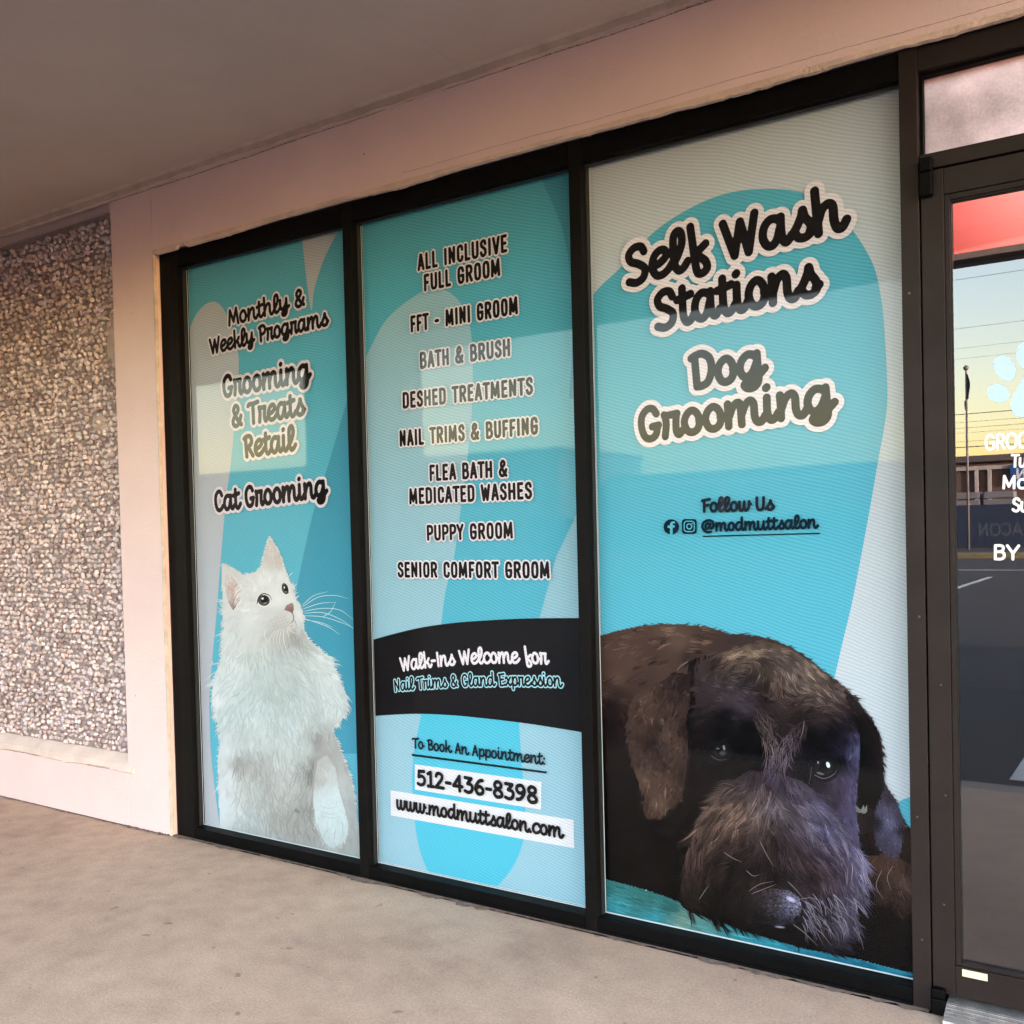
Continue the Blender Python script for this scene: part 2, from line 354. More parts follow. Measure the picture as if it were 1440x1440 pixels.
# ---- inside the shop, seen through the door
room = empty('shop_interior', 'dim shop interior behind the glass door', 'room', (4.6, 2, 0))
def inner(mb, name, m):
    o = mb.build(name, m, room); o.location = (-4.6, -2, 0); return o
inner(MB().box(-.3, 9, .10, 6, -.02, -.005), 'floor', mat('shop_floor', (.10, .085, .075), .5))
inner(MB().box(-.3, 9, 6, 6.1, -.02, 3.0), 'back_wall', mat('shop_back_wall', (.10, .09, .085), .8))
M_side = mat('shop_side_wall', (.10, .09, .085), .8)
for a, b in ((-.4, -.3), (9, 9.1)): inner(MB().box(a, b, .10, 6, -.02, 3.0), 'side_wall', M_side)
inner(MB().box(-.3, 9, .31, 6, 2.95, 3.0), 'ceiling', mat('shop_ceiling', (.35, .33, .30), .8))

# ================================================================== SHOP WINDOWS
BAYS = [(0.0, .128, 1.157), (1.157, 1.2045, 2.206), (2.206, 2.253, 3.285)]   # left edge of its mullion, start of glass, right edge
LBL = ['tall black framed shop window whose film shows a white cat',
       'tall black framed shop window whose film lists the grooming services',
       'tall black framed shop window whose film shows a black dog lying down']
ZSILL, ZHEAD, ZTOP = .058, 2.632, 2.706
def film_mat(name, rough=.5, lines=0.):
    m = tone_mat(name, rough, .2)
    return m
windows = []
M_filmedge = mat('film_cut_edge', (.62, .66, .70), .35)
M_screw = mat('screw_head', (.10, .085, .075), .35, metal=.7)
for bi, (xa, xb, xc) in enumerate(BAYS):
    win = empty('shop_window', LBL[bi], 'window', (xa, 0, 0), 'printed shop windows')
    def sub(mb, name, m, **k):
        o = mb.build(name, m, win, **k); o.location = (-xa, 0, 0); return o
    e = .0012
    f = MB()
    if bi == 0:
        f.box(.001, .064, YF+.004, .11, 0, ZTOP)           # jamb, two lengths with a joint between
        f.box(.0665, .128, YF, .11, 0, ZTOP-.001)
    else:
        f.box(xa+e, xb, YF-.002, .11, 0, ZTOP-.002)
    sub(f, 'mullion', M_blackface, bevel=.0015)
    xr = xc-e if bi < 2 else xc-e
    sub(MB().box(xb+.0002, xr, YF+.001, .11, ZHEAD, ZTOP), 'header', M_black, bevel=.0015)
    sl = MB().box(xb+.0002, xr, YF+.001, .11, .004, .052)
    sl.box(xb+.0004, xr-.0004, YF-.006, .10, -.0, .012)
    sub(sl, 'sill', M_black, bevel=.0015)
    gk = MB().box(xb+.0006, xb+.0045, .030, .046, .053, ZHEAD-.0004).box(xb+.005, xr-.0005, .032, .0462, ZHEAD-.006, ZHEAD-.0005)
    sub(gk, 'gasket', M_rubber)
    sub(MB().box(xb+.0006, xr-.0006, YG, YG+.004, .0525, ZHEAD-.0006), 'glass_pane', M_glass)
    # bright cut edge of the film at the bottom and left
    sub(MB().box(xb+.0048, xr-.001, .0500, .0515, .0545, .0585).box(xb+.0048, xb+.0072, .0500, .0515, .0590, ZHEAD-.008), 'film_edge', M_filmedge)
    windows.append(win)

# ================================================================== DOOR
jx0, jx1, dx0, dx1 = 3.285, 3.3345, 3.3385, 4.262
dfr = empty('door_frame', 'bronze metal door frame with a small clouded transom pane above the door', 'door frame', (jx0, 0, 0))
def subd(root, ox):
    def f(mb, name, m, **k):
        o = mb.build(name, m, root, **k); o.location = (-ox, 0, 0); return o
    return f
sf = subd(dfr, jx0)
sf(MB().box(jx0, jx1, YF-.004, .11, 0, ZTOP+.004), 'jamb', M_bronze, bevel=.002)
sf(MB().box(dx1+.004, 4.333, YF-.004, .11, 0, ZTOP+.004), 'jamb', M_bronze, bevel=.002)
sf(MB().box(jx1+.0005, dx1+.0035, YF-.002, .11, 2.640, ZTOP+.003), 'header', M_bronze, bevel=.002)
sf(MB().box(jx1+.0005, dx1+.0035, YF-.002, .11, 2.3655, 2.408), 'transom_bar', M_bronze, bevel=.002)
tb = MB().box(jx1+.0005, jx1+.009, .020, .05, 2.409, 2.639).box(jx1+.0095, dx1+.003, .020, .05, 2.630, 2.639)
sf(tb, 'glazing_bead', M_black)
# clouded transom glass: a translucent, dusty pane lit from the shop
mt = bpy.data.materials.new('dusty_transom_glass'); mt.use_nodes = True; N, L, B = nodes(mt)
tc = N.new('ShaderNodeTexCoord')
n1 = N.new('ShaderNodeTexNoise'); n1.inputs['Scale'].default_value = 3.5; n1.inputs['Detail'].default_value = 7; n1.inputs['Roughness'].default_value = .6; L.new(tc.outputs['Object'], n1.inputs['Vector'])
n2 = N.new('ShaderNodeTexNoise'); n2.inputs['Scale'].default_value = 130; n2.inputs['Detail'].default_value = 3; L.new(tc.outputs['Object'], n2.inputs['Vector'])
ad = N.new('ShaderNodeMath'); ad.operation = 'MULTIPLY_ADD'; ad.inputs[1].default_value = .22; L.new(n2.outputs['Fac'], ad.inputs[0]); L.new(n1.outputs['Fac'], ad.inputs[2])
cr = N.new('ShaderNodeValToRGB'); cr.color_ramp.elements[0].position = .40; cr.color_ramp.elements[1].position = .78
cr.color_ramp.elements[0].color = (.34, .34, .32, 1); cr.color_ramp.elements[1].color = (.72, .72, .69, 1); L.new(ad.outputs[0], cr.inputs[0])
trn = N.new('ShaderNodeBsdfTranslucent'); L.new(cr.outputs[0], trn.inputs[0])
L.new(cr.outputs[0], B.inputs['Base Color']); B.inputs['Roughness'].default_value = .35
mx = N.new('ShaderNodeMixShader'); mx.inputs[0].default_value = .35
L.new(trn.outputs[0], mx.inputs[1]); L.new(B.outputs[0], mx.inputs[2]); L.new(mx.outputs[0], N['Material Output'].inputs[0])
sf(MB().box(jx1+.002, dx1+.003, YG, YG+.005, 2.409, 2.6395), 'transom_pane', mt)
sf(MB().box(jx1-.02, dx0+.03, .0465, .062, 0, 2.37).box(dx0+.0305, dx1-.0305, .0465, .062, 2.335, 2.3655).box(dx1-.03, dx1+.02, .0465, .062, 0, 2.37), 'gap_light_stop', M_black)  # strips added behind the door seams to stop light leaking through
th = MB().prism_x(jx1+.042, dx1, [(-.075, .001), (-.070, .012), (-.012, .040), (.10, .042), (.10, .001)])
for k in range(5): th.box(jx1+.043, dx1-.001, -.064+.011*k, -.060+.011*k, .012+.0055*k, .0165+.0055*k)
sf(th, 'threshold', M_alu)

door = empty('glass_door', 'bronze framed glass door with white lettering and a pale blue paw', 'door', (dx0, 0, 0))
sd_ = subd(door, dx0)
sd_(MB().box(dx0, 3.398, YF, .045, .056, 2.3605), 'stile', M_bronze, bevel=.002)
sd_(MB().box(4.20, dx1-.002, YF, .045, .056, 2.3605), 'stile', M_bronze, bevel=.002)
sd_(MB().box(3.3985, 4.1995, YF+.0004, .045, 2.288, 2.360), 'top_rail', M_bronze, bevel=.002)
sd_(MB().box(3.3985, 4.1995, YF+.0004, .045, .0565, .142), 'bottom_rail', M_bronze, bevel=.002)
bd = MB().box(3.399, 3.412, .005, .043, .143, 2.287).box(4.187, 4.199, .005, .043, .143, 2.287)
bd.box(3.4125, 4.1865, .005, .043, 2.272, 2.287).box(3.4125, 4.1865, .005, .043, .143, .153)
sd_(bd, 'glazing_bead', M_bronze, bevel=.001)
sd_(MB().box(3.4122, 3.4145, .014, .042, .153, 2.272).box(3.4146, 4.187, .014, .042, 2.269, 2.2718), 'gasket', M_rubber)
sd_(MB().box(3.4146, 4.1866, .020, .026, .1532, 2.269), 'glass_pane', M_doorglass)
for x, z in ((3.305, 2.03), (3.318, 1.12), (3.304, .55), (3.312, .20)):
    sc_ = MB().tube([(x, YF-.0058, z), (x, YF-.0030, z)], .0034, 10); sf(sc_, 'screw', M_screw)
for x, z in ((3.372, .93), (3.380, .62), (3.371, .31)):
    sd_(MB().tube([(x, YF-.0022, z), (x, YF+.001, z)], .0030, 10), 'screw', M_screw)
for z0, z1 in ((2.286, 2.391), (.004, .076)):
    p = MB().box(3.3395, 3.3735, -.030, -.003, z0, z0+(z1-z0)*.62).box(3.340, 3.373, -.029, -.003, z0+(z1-z0)*.635, z1)
    sd_(p, 'pivot', M_black, bevel=.004)
h = MB().tube([(4.15, .02, .95), (4.15, -.05, .95), (4.15, -.05, 1.25), (4.15, .02, 1.25)], .011)
sd_(h, 'handle', M_alu, smooth=True)
stk = MB().box(3.416, 3.4805, YF-.0012, YF+.0002, .118, .1375)
o = sd_(stk, 'sticker', mat('cream_sticker', (.78, .66, .44), .6))

# ================================================================== LETTERING (drawn as pen strokes, then outlined)
# strokes: 's' smooth curve through the points, 'l' straight joints; x-height 40, capitals about 55
def _p(t):
    out = []
    for st in t.split('|'):
        k, r = st[0], st[1:].split()
        out.append((k, [tuple(float(q) for q in w.split(',')) for w in r]))
    return out
SCRIPT = {
 'a': (38, 's27,34 22,39 14,40 6,31 3,16 7,3 14,0 21,8 26,24|s28,40 27,20 28,6 33,0 40,9'),
 'c': (30, 's28,31 24,39 15,40 6,31 3,16 8,2 17,0 26,6 31,13'),
 'd': (39, 's27,34 22,39 14,40 6,31 3,16 7,3 14,0 21,8 27,24|s29,64 28,40 28,18 29,5 34,0 41,9'),
 'e': (31, 's5,17 15,20 25,29 23,39 15,40 7,32 3,16 8,2 17,0 26,6 33,15'),
 'f': (31, 's9,64 10,40 11,14 13,-10 20,-14 27,-8 26,3 19,12 12,18|s12,20 19,24 28,31'),
 'g': (38, 's27,34 22,39 14,40 6,31 3,17 7,5 14,3 21,10 27,25|s28,40 28,14 28,-6 22,-16 13,-17 8,-11 14,-5 26,0 38,13'),
 'h': (39, 's6,64 6,40 6,0|s7,18 13,34 21,40 26,34 26,14 29,1 35,0 41,10'),
 'i': (19, 's6,40 5,14 8,1 14,1 20,11|s6,57 7,58'),
 'k': (34, 's6,64 6,40 6,0|s25,36 17,24 8,19|s11,21 20,16 24,3 30,0 36,9'),
 'l': (23, 's3,11 11,24 18,42 18,58 13,63 7,56 5,36 5,12 10,0 17,2 24,11'),
 'm': (55, 's5,40 5,22 4,0|s6,17 12,33 19,40 23,33 23,0|s24,17 30,33 37,40 42,33 42,12 45,1 51,0 57,10'),
 'n': (38, 's5,40 5,22 4,0|s6,17 12,33 20,40 25,33 25,12 28,1 34,0 40,10'),
 'o': (32, 's15,40 7,33 3,19 7,4 15,0 23,6 26,21 22,35 15,40|s25,20 33,16'),
 'p': (33, 's6,40 6,20 5,-17|s7,22 13,36 21,40 27,32 27,14 21,2 13,1 7,8|s23,4 34,12'),
 'r': (32, 'l5,40 6,39|s6,39 7,22 4,0|l6,38 25,39|s24,38 22,20 22,6 26,0 34,10'),
 's': (29, 's1,6 9,18 16,33 18,41 20,30 26,18 26,6 19,0 11,1 7,7|s25,8 30,12'),
 't': (23, 's9,55 8,30 8,10 12,0 18,1 25,11|s0,38 10,40 21,43'),
 'u': (39, 's4,40 4,14 8,2 14,0 22,9 26,26|s27,40 27,14 30,1 35,0 41,10'),
 'w': (45, 's4,40 4,14 8,1 14,1 20,12 21,28|s22,40 22,14 26,1 31,1 38,12 40,40|s40,34 46,28'),
 'x': (32, 's3,34 8,40 13,30 18,8 24,0 32,9|s27,39 17,22 3,1'),
 'y': (37, 's4,40 4,17 9,6 15,8 23,20 26,32|s27,40 27,14 26,-8 20,-17 12,-16 10,-9 18,-3 36,12'),
 'S': (36, 's29,46 25,55 15,56 6,47 8,35 19,28 28,18 25,4 14,-2 3,2'),
 'W': (51, 'l3,54 15,0 26,50 34,0 46,57'),
 'D': (38, 'l8,54 9,0|s3,51 10,55 20,56 30,46 32,26 26,6 17,0 9,0'),
 'G': (36, 's29,45 24,55 15,56 6,44 4,24 8,6 16,0 25,5 30,22|l21,22 31,23'),
 'C': (34, 's29,44 24,55 15,56 6,44 4,24 8,6 16,0 25,4 31,12'),
 'M': (46, 'l4,0 9,54 22,10 34,57 40,0'),
 'P': (34, 'l8,54 9,0|s3,51 12,56 23,55 29,46 28,34 20,26 10,25'),
 'R': (36, 'l8,54 9,0|s3,51 12,56 23,55 28,46 26,34 18,28 10,27|s16,27 21,16 30,0'),
 'T': (33, 'l17,54 16,0|s0,50 5,54 18,54 34,57'),
 'N': (37, 'l6,0 7,54 27,3 30,57'),
 'E': (33, 'l8,54 8,0|s3,52 16,54 29,56|s8,28 24,30|s8,0 20,0 31,4'),
 'F': (30, 'l9,54 8,0|s1,51 12,54 30,57|s8,27 16,28 25,31'),
 'I': (17, 'l8,55 9,0'),
 'B': (36, 'l8,54 9,0|s2,51 12,56 22,55 27,46 24,35 11,30|s11,30 24,28 31,17 27,4 17,0 9,0'),
 'A': (35, 'l3,0 17,56 29,0|s8,19 26,21'),
 'U': (36, 's4,56 4,22 8,4 17,0 25,7 28,24 29,56'),
 '5': (35, 'l27,55 9,54 7,31|s7,31 18,35 28,26 26,8 15,0 4,4'),
 '1': (27, 'l4,48 14,56 14,0|l4,0 24,1'),
 '2': (35, 's5,44 9,54 18,56 26,48 24,34 14,17 4,1|l4,1 30,1'),
 '4': (38, 'l25,0 25,56 4,17 34,18'),
 '3': (35, 'l5,55 26,54 13,33|s13,33 25,30 29,18 24,4 14,0 4,4'),
 '6': (35, 's27,53 17,50 7,34 4,18 9,3 17,0 26,5 28,18 21,28 12,27 5,18'),
 '8': (35, 's16,30 7,37 6,48 12,56 20,56 26,49 25,38 16,30 7,22 4,11 10,1 18,0 27,5 28,16 16,30'),
 '9': (35, 's5,3 15,6 25,22 28,38 23,53 15,56 6,51 4,38 11,28 20,29 27,38'),
 '-': (24, 'l4,24 18,24'), '.': (14, 'l6,1 7,1'), ':': (15, 'l7,2 8,2|l7,30 8,30'),
 '&': (40, 's33,2 24,11 11,35 9,48 16,57 24,51 22,39 9,24 4,11 9,1 18,0 27,9 33,26'),
 '@': (62, 's38,34 32,39 24,37 18,26 19,15 25,12 33,19 38,31|s40,38 37,20 41,12 49,16 54,30 50,48 36,56 20,53 7,40 4,22 11,4 26,-7 42,-5'),
 ' ': (20, '')}
CAPS = {
 'A': (24, 'l1,0 10,56 12,56 21,0|l5,16 17,16'), 'B': (24, 'l2,0 2,56|s2,56 12,56 18,50 18,36 12,30 2,29|s2,29 13,29 20,22 20,7 13,0 2,0'),
 'C': (22, 's19,42 17,53 10,56 3,50 2,28 3,7 10,0 17,3 19,14'), 'D': (24, 'l2,0 2,56|s2,56 12,56 19,49 20,28 19,7 12,0 2,0'),
 'E': (20, 'l16,56 2,56 2,0 16,0|l2,29 14,29'), 'F': (19, 'l16,56 2,56 2,0|l2,28 13,28'),
 'G': (24, 's20,43 17,53 11,56 4,51 2,28 4,5 11,0 18,4 20,16|l20,16 20,26 12,26'), 'H': (25, 'l2,0 2,56|l20,0 20,56|l2,28 20,28'),
 'I': (9, 'l3,0 3,56'), 'L': (19, 'l2,56 2,0 15,0'), 'M': (32, 'l1,0 3,56 14,8 25,56 27,0'), 'N': (25, 'l2,0 2,56 19,2 20,56'),
 'O': (24, 's11,56 4,51 2,28 4,5 11,0 18,5 20,28 18,51 11,56'), 'P': (22, 'l2,0 2,56|s2,56 12,56 19,50 19,32 12,25 2,24'),
 'R': (24, 'l2,0 2,56|s2,56 12,56 19,50 19,34 12,28 2,27|l11,27 20,0'), 'S': (22, 's18,44 16,53 10,56 3,50 3,38 10,30 17,22 18,8 11,0 4,3 1,12'),
 'T': (20, 'l-1,56 19,56|l9,56 9,0'), 'U': (24, 's2,56 2,20 4,4 11,0 18,4 20,20 20,56'), 'V': (22, 'l0,56 9,0 11,0 20,56'),
 'W': (31, 'l0,56 7,0 14,44 21,0 28,56'), 'Y': (21, 'l-1,56 9,26 19,56|l9,26 9,0'),
 '&': (30, 's25,0 17,12 6,38 6,50 12,57 18,51 17,41 6,28 0,14 4,2 12,0 20,7 25,23'), '-': (19, 'l3,24 13,24'), ' ': (12, '')}
BOLD = {
 'G': (50, 's38,45 30,54 19,56 7,47 3,28 7,9 19,0 31,1 39,7|l39,7 39,26 25,26'), 'R': (46, 'l6,0 6,56|s6,56 24,56 33,49 33,36 24,28 6,27|l20,27 37,0'),
 'O': (54, 's24,56 10,51 3,28 10,5 24,0 38,5 45,28 38,51 24,56'), 'M': (58, 'l5,0 6,56 25,8 44,56 45,0'), 'I': (18, 'l6,0 6,56'), 'N': (52, 'l6,0 6,56 38,2 39,56'),
 'T': (40, 'l0,56 36,56|l18,56 18,0'), 'u': (40, 's4,40 4,12 9,1 17,0 26,6 30,16|l31,40 31,0'), 'o': (42, 's18,41 7,36 3,20 7,4 18,0 29,4 33,20 29,36 18,41'),
 'S': (42, 's32,49 24,56 12,55 5,46 8,35 20,29 31,22 32,9 22,0 10,1 2,7'), 'B': (46, 'l6,0 6,56|s6,56 24,56 32,50 31,37 22,31 6,30|s6,30 26,30 35,23 35,8 25,0 6,0'),
 'Y': (44, 'l0,56 19,24 38,56|l19,24 19,0'), 'E': (40, 'l32,56 6,56 6,0 32,0|l6,29 29,29'), 'A': (48, 'l1,0 21,56 41,0|l9,17 33,17'), 'C': (46, 's38,46 30,54 20,56 8,48 3,28 8,8 20,0 30,2 38,10'), 'e': (40, 's4,21 33,21 31,34 20,41 8,36 3,20 8,5 20,0 31,5'), 'n': (40, 'l4,0 4,40|s4,24 12,38 22,41 30,34 31,20 31,0'), ' ': (22, '')}
def curve(pts, n=7):
    if len(pts) < 3: return pts
    P = [np.array(p) for p in pts]; closed = np.allclose(P[0], P[-1])
    if closed: P = [P[-2]]+P+[P[1]]
    else: P = [2*P[0]-P[1]]+P+[2*P[-1]-P[-2]]
    out = []
    for i in range(1, len(P)-2):
        a, b, c, d = P[i-1:i+3]
        for k in range(n):
            t = k/n; out.append(.5*((2*b)+(c-a)*t+(2*a-5*b+4*c-d)*t*t+(3*b-a-3*c+d)*t**3))
    out.append(P[-2]); return [tuple(p) for p in out]
def layout(text, font, kx, track):
    segs = []; x = 0.
    for ch in text:
        adv, st = font[ch]
        if st:
            for k, pts in _p(st):
                q = curve(pts) if k == 's' else pts
                q = [(x+px*kx, py) for px, py in q]
                if len(q) == 1: q = q*2
                segs += list(zip(q[:-1], q[1:]))
        x += adv*kx+track
    return np.array(segs, float), x
def field(segs, pad, h, scl):
    """distance from a fine grid to the pen strokes"""
    mn = segs.reshape(-1, 2).min(0)-pad; mx = segs.reshape(-1, 2).max(0)+pad
    nx, ny = (np.ceil((mx-mn)/h).astype(int)+1); D = np.full((ny, nx), 1e3)
    for (a, b), sc in zip(segs, scl):
        lo = np.floor((np.minimum(a, b)-pad-mn)/h).astype(int).clip(0); hi = np.ceil((np.maximum(a, b)+pad-mn)/h).astype(int)+1
        X = mn[0]+np.arange(lo[0], min(hi[0], nx))*h; Y = mn[1]+np.arange(lo[1], min(hi[1], ny))*h
        gx, gy = np.meshgrid(X, Y); d = b-a; L = (d@d)+1e-12
        t = (((gx-a[0])*d[0]+(gy-a[1])*d[1])/L).clip(0, 1)
        dd = np.hypot(gx-a[0]-t*d[0], gy-a[1]-t*d[1])/sc; s = D[lo[1]:lo[1]+len(Y), lo[0]:lo[0]+len(X)]
        np.minimum(s, dd, out=s)
    return D, mn
def contour(D, mn, h, w):
    """flat faces covering D < w (marching squares, full cells merged along rows)"""
    V, F = [], []; S = w-D; ins = S > 0
    def add(pts): k = len(V); V.extend(pts); F.append(tuple(range(k, k+len(pts))))
    full = ins[:-1, :-1] & ins[1:, :-1] & ins[:-1, 1:] & ins[1:, 1:]
    anyc = ins[:-1, :-1] | ins[1:, :-1] | ins[:-1, 1:] | ins[1:, 1:]
    for j in range(full.shape[0]):
        r = np.flatnonzero(np.diff(np.r_[0, full[j].astype(int), 0]))
        for a, b in zip(r[::2], r[1::2]):
            y0, y1 = mn[1]+j*h, mn[1]+(j+1)*h
            add([(mn[0]+a*h, y0), (mn[0]+b*h, y0), (mn[0]+b*h, y1), (mn[0]+a*h, y1)])
    for j, i in zip(*np.nonzero(anyc & ~full)):
        c = [(i, j), (i+1, j), (i+1, j+1), (i, j+1)]; s = [S[q[1], q[0]] for q in c]; poly = []
        for k in range(4):
            a, b = c[k], c[(k+1) % 4]; sa, sb = s[k], s[(k+1) % 4]
            if sa > 0: poly.append((mn[0]+a[0]*h, mn[1]+a[1]*h))
            if (sa > 0) != (sb > 0):
                t = sa/(sa-sb); poly.append((mn[0]+(a[0]+(b[0]-a[0])*t)*h, mn[1]+(a[1]+(b[1]-a[1])*t)*h))
        if len(poly) >= 3: add(poly)
    return V, F
def flat(name, V2, F, y, m, parent, off):
    """V2 in facade (x, z); placed at depth y, relative to the parent's origin"""
    me = bpy.data.meshes.new(name); me.from_pydata([(x-off[0], y, z-off[1]) for x, z in V2], [], [f[::1] for f in F]); me.update()
    bm = bmesh.new(); bm.from_mesh(me)
    for f in bm.faces:
        if f.normal.y > 0: f.normal_flip()
    bm.to_mesh(me); bm.free()
    return link(name, me, m, parent)
def ink(name, rgb, rough=.5):
    c = lin(rgb); m = bpy.data.materials.get(name)
    return m or print_mat(name, tuple(c), rough)
def print_mat(name, col, rough=.5):
    """printed vinyl: ink colour with the fine rows of the perforated film"""
    m = mat(name, col, rough, spec=.02); N, L, B = nodes(m)
    g = N.new('ShaderNodeNewGeometry'); sx = N.new('ShaderNodeSeparateXYZ'); L.new(g.outputs['Position'], sx.inputs[0])
    nz = N.new('ShaderNodeTexNoise'); nz.inputs['Scale'].default_value = 1.7; nz.inputs['Detail'].default_value = 2; L.new(g.outputs['Position'], nz.inputs['Vector'])
    a1 = N.new('ShaderNodeMath'); a1.operation = 'MULTIPLY_ADD'; a1.inputs[1].default_value = .35; L.new(sx.outputs['X'], a1.inputs[0]); L.new(sx.outputs['Z'], a1.inputs[2])
    a2 = N.new('ShaderNodeMath'); a2.operation = 'MULTIPLY_ADD'; a2.inputs[1].default_value = .10; L.new(nz.outputs['Fac'], a2.inputs[0]); L.new(a1.outputs[0], a2.inputs[2])
    a3 = N.new('ShaderNodeMath'); a3.operation = 'MULTIPLY'; a3.inputs[1].default_value = 2*math.pi/.0115; L.new(a2.outputs[0], a3.inputs[0])
    sn = N.new('ShaderNodeMath'); sn.operation = 'SINE'; L.new(a3.outputs[0], sn.inputs[0])
    n2 = N.new('ShaderNodeTexNoise'); n2.inputs['Scale'].default_value = 240; n2.inputs['Detail'].default_value = 2; L.new(g.outputs['Position'], n2.inputs['Vector'])
    k = N.new('ShaderNodeMath'); k.operation = 'MULTIPLY_ADD'; k.inputs[1].default_value = .10; k.inputs[2].default_value = .88; L.new(sn.outputs[0], k.inputs[0])
    k2 = N.new('ShaderNodeMath'); k2.operation = 'MULTIPLY_ADD'; k2.inputs[1].default_value = .20; L.new(n2.outputs['Fac'], k2.inputs[0]); L.new(k.outputs[0], k2.inputs[2])
    mx = N.new('ShaderNodeMix'); mx.data_type = 'RGBA'; mx.blend_type = 'MULTIPLY'; mx.inputs[0].default_value = 1; mx.inputs[6].default_value = (*col, 1)
    L.new(k2.outputs[0], mx.inputs[7]); L.new(mx.outputs[2], B.inputs['Base Color'])
    return m
INK = ink('black_ink', (26, 22, 24)); WHITE = ink('white_ink', (226, 213, 222)); PALE = ink('pale_blue_ink', (170, 212, 226))
GREY = ink('pale_grey_ink', (190, 193, 200)); LIGHT = ink('light_blue_ink', (150, 188, 205))
TEAL = ink('teal_ink', (86, 168, 194)); TEALD = ink('deep_teal_ink', (74, 150, 178)); CYAN = ink('cyan_ink', (82, 178, 206))
def letter(films, lines, font, label, weight, halo, size, ink_m=None, halo_m=None, y=.0532, track=0., step=1., yg=None):
    """lines: (text, (u0,v0), (u1,v1), size px[, arch point]) with baseline ends surveyed in the photo; films: (parent, origin)"""
    par, off = films; allseg, scl = [], []; yg = yg or YFILM
    for ln in lines:
        text, a, b, px = ln[:4]
        A, Bq = np.array(G(*a, yg)), np.array(G(*b, yg)); mid = ((a[0]+b[0])/2, (a[1]+b[1])/2)
        sc = (G(mid[0], mid[1]-px, yg)[1]-G(*mid, yg)[1])/size
        Ld = Bq-A; Lu = np.linalg.norm(Ld)/sc; ex = Ld/np.linalg.norm(Ld); ey = np.array([-ex[1], ex[0]])
        q = layout(text, font, 1., track)[0].reshape(-1, 2); wl = q[:, 0].max()-q[:, 0].min(); tt = track*(len(text)-1)
        kx = (Lu-weight-tt)/(wl-tt)
        s, _ = layout(text, font, kx, track); s = s.copy(); s[..., 0] -= s.reshape(-1, 2)[:, 0].min()-weight/2
        if len(ln) > 4:                                     # arched line
            C = np.array(G(*ln[4], yg))-A; bx, by = C@ex/sc, C@ey/sc
            s[..., 1] += by/(bx*(bx-Lu))*s[..., 0]*(s[..., 0]-Lu)
        allseg.append(A+s[..., :1]*sc*ex+s[..., 1:]*sc*ey); scl += [sc]*len(s)
    segs = np.concatenate(allseg); scl = np.array(scl); h = step*scl.mean(); pad = (weight/2+halo)*scl.max()+2*h
    D, mn = field(segs, pad, h, scl)
    V, F = contour(D, mn, h, weight/2)
    ob = flat('lettering', V, F, y-.0008, ink_m or INK, par, off)
    if label: ob['label'] = label
    if halo:
        V, F = contour(D, mn, h, weight/2+halo)
        flat('lettering_outline', V, F, y, halo_m or WHITE, par, off)
    return ob

# ================================================================== PRINTED FILMS
def clip(poly, x0, x1, z0, z1):
    for ax, lim, sg in ((0, x0, 1), (0, x1, -1), (1, z0, 1), (1, z1, -1)):
        out = []
        for i in range(len(poly)):
            a, b = poly[i-1], poly[i]; ia, ib = sg*(a[ax]-lim) >= 0, sg*(b[ax]-lim) >= 0
            if ia != ib:
                t = (lim-a[ax])/(b[ax]-a[ax]); out.append(tuple(a[q]+(b[q]-a[q])*t for q in (0, 1)))
            if ib: out.append(b)
        poly = out
        if not poly: break
    return poly
FILMS = []
def panel(bi):
    xa, xb, xc = BAYS[bi]; return xb+.003, xc-.001, .056, ZHEAD-.001
def shape(bi, pts, m, y, name='printed_shape', smooth=True, label=None):
    """a flat printed area; '*' breaks the smooth outline"""
    par, off = FILMS[bi]; r = panel(bi); runs = [[]]
    for p in pts:
        if p == '*': runs.append([runs[-1][-1]])
        else: runs[-1].append(p)
    line = []
    for q in runs: line += (curve(q, 8) if smooth and len(q) > 2 else q)
    P = clip([G(*p) for p in line], r[0]+.004, r[1], r[2]+.003, r[3])
    Q = []
    for p in P:
        if not Q or (abs(p[0]-Q[-1][0])+abs(p[1]-Q[-1][1])) > 1e-5: Q.append(p)
    tri = geometry.tessellate_polygon([[Vector((p[0], p[1], 0)) for p in Q]])
    o = flat(name, Q, [tuple(t) for t in tri], y, m, par, off)
    if label: o['label'] = label
    return o
FB = [ink('film_teal', (94, 174, 200)), ink('film_light', (146, 182, 200)), ink('film_grey', (190, 194, 204))]
fl_lab = ['film printed with a white cat on teal', 'film printed with a list of grooming services', 'film printed with a black dog on teal and grey']
for bi, win in enumerate(windows):
    x0, x1, z0, z1 = panel(bi); xa = BAYS[bi][0]
    mb = MB(); mb.box(x0, x1, .0600, .0625, z0, z1)
    o = mb.build('film', ink('film_edge_white', (216, 214, 216)), win); o.location = (-xa, 0, 0); o['label'] = fl_lab[bi]
    FILMS.append((o, (0, 0)))
TOP = [(200, -200), (1400, -200)]
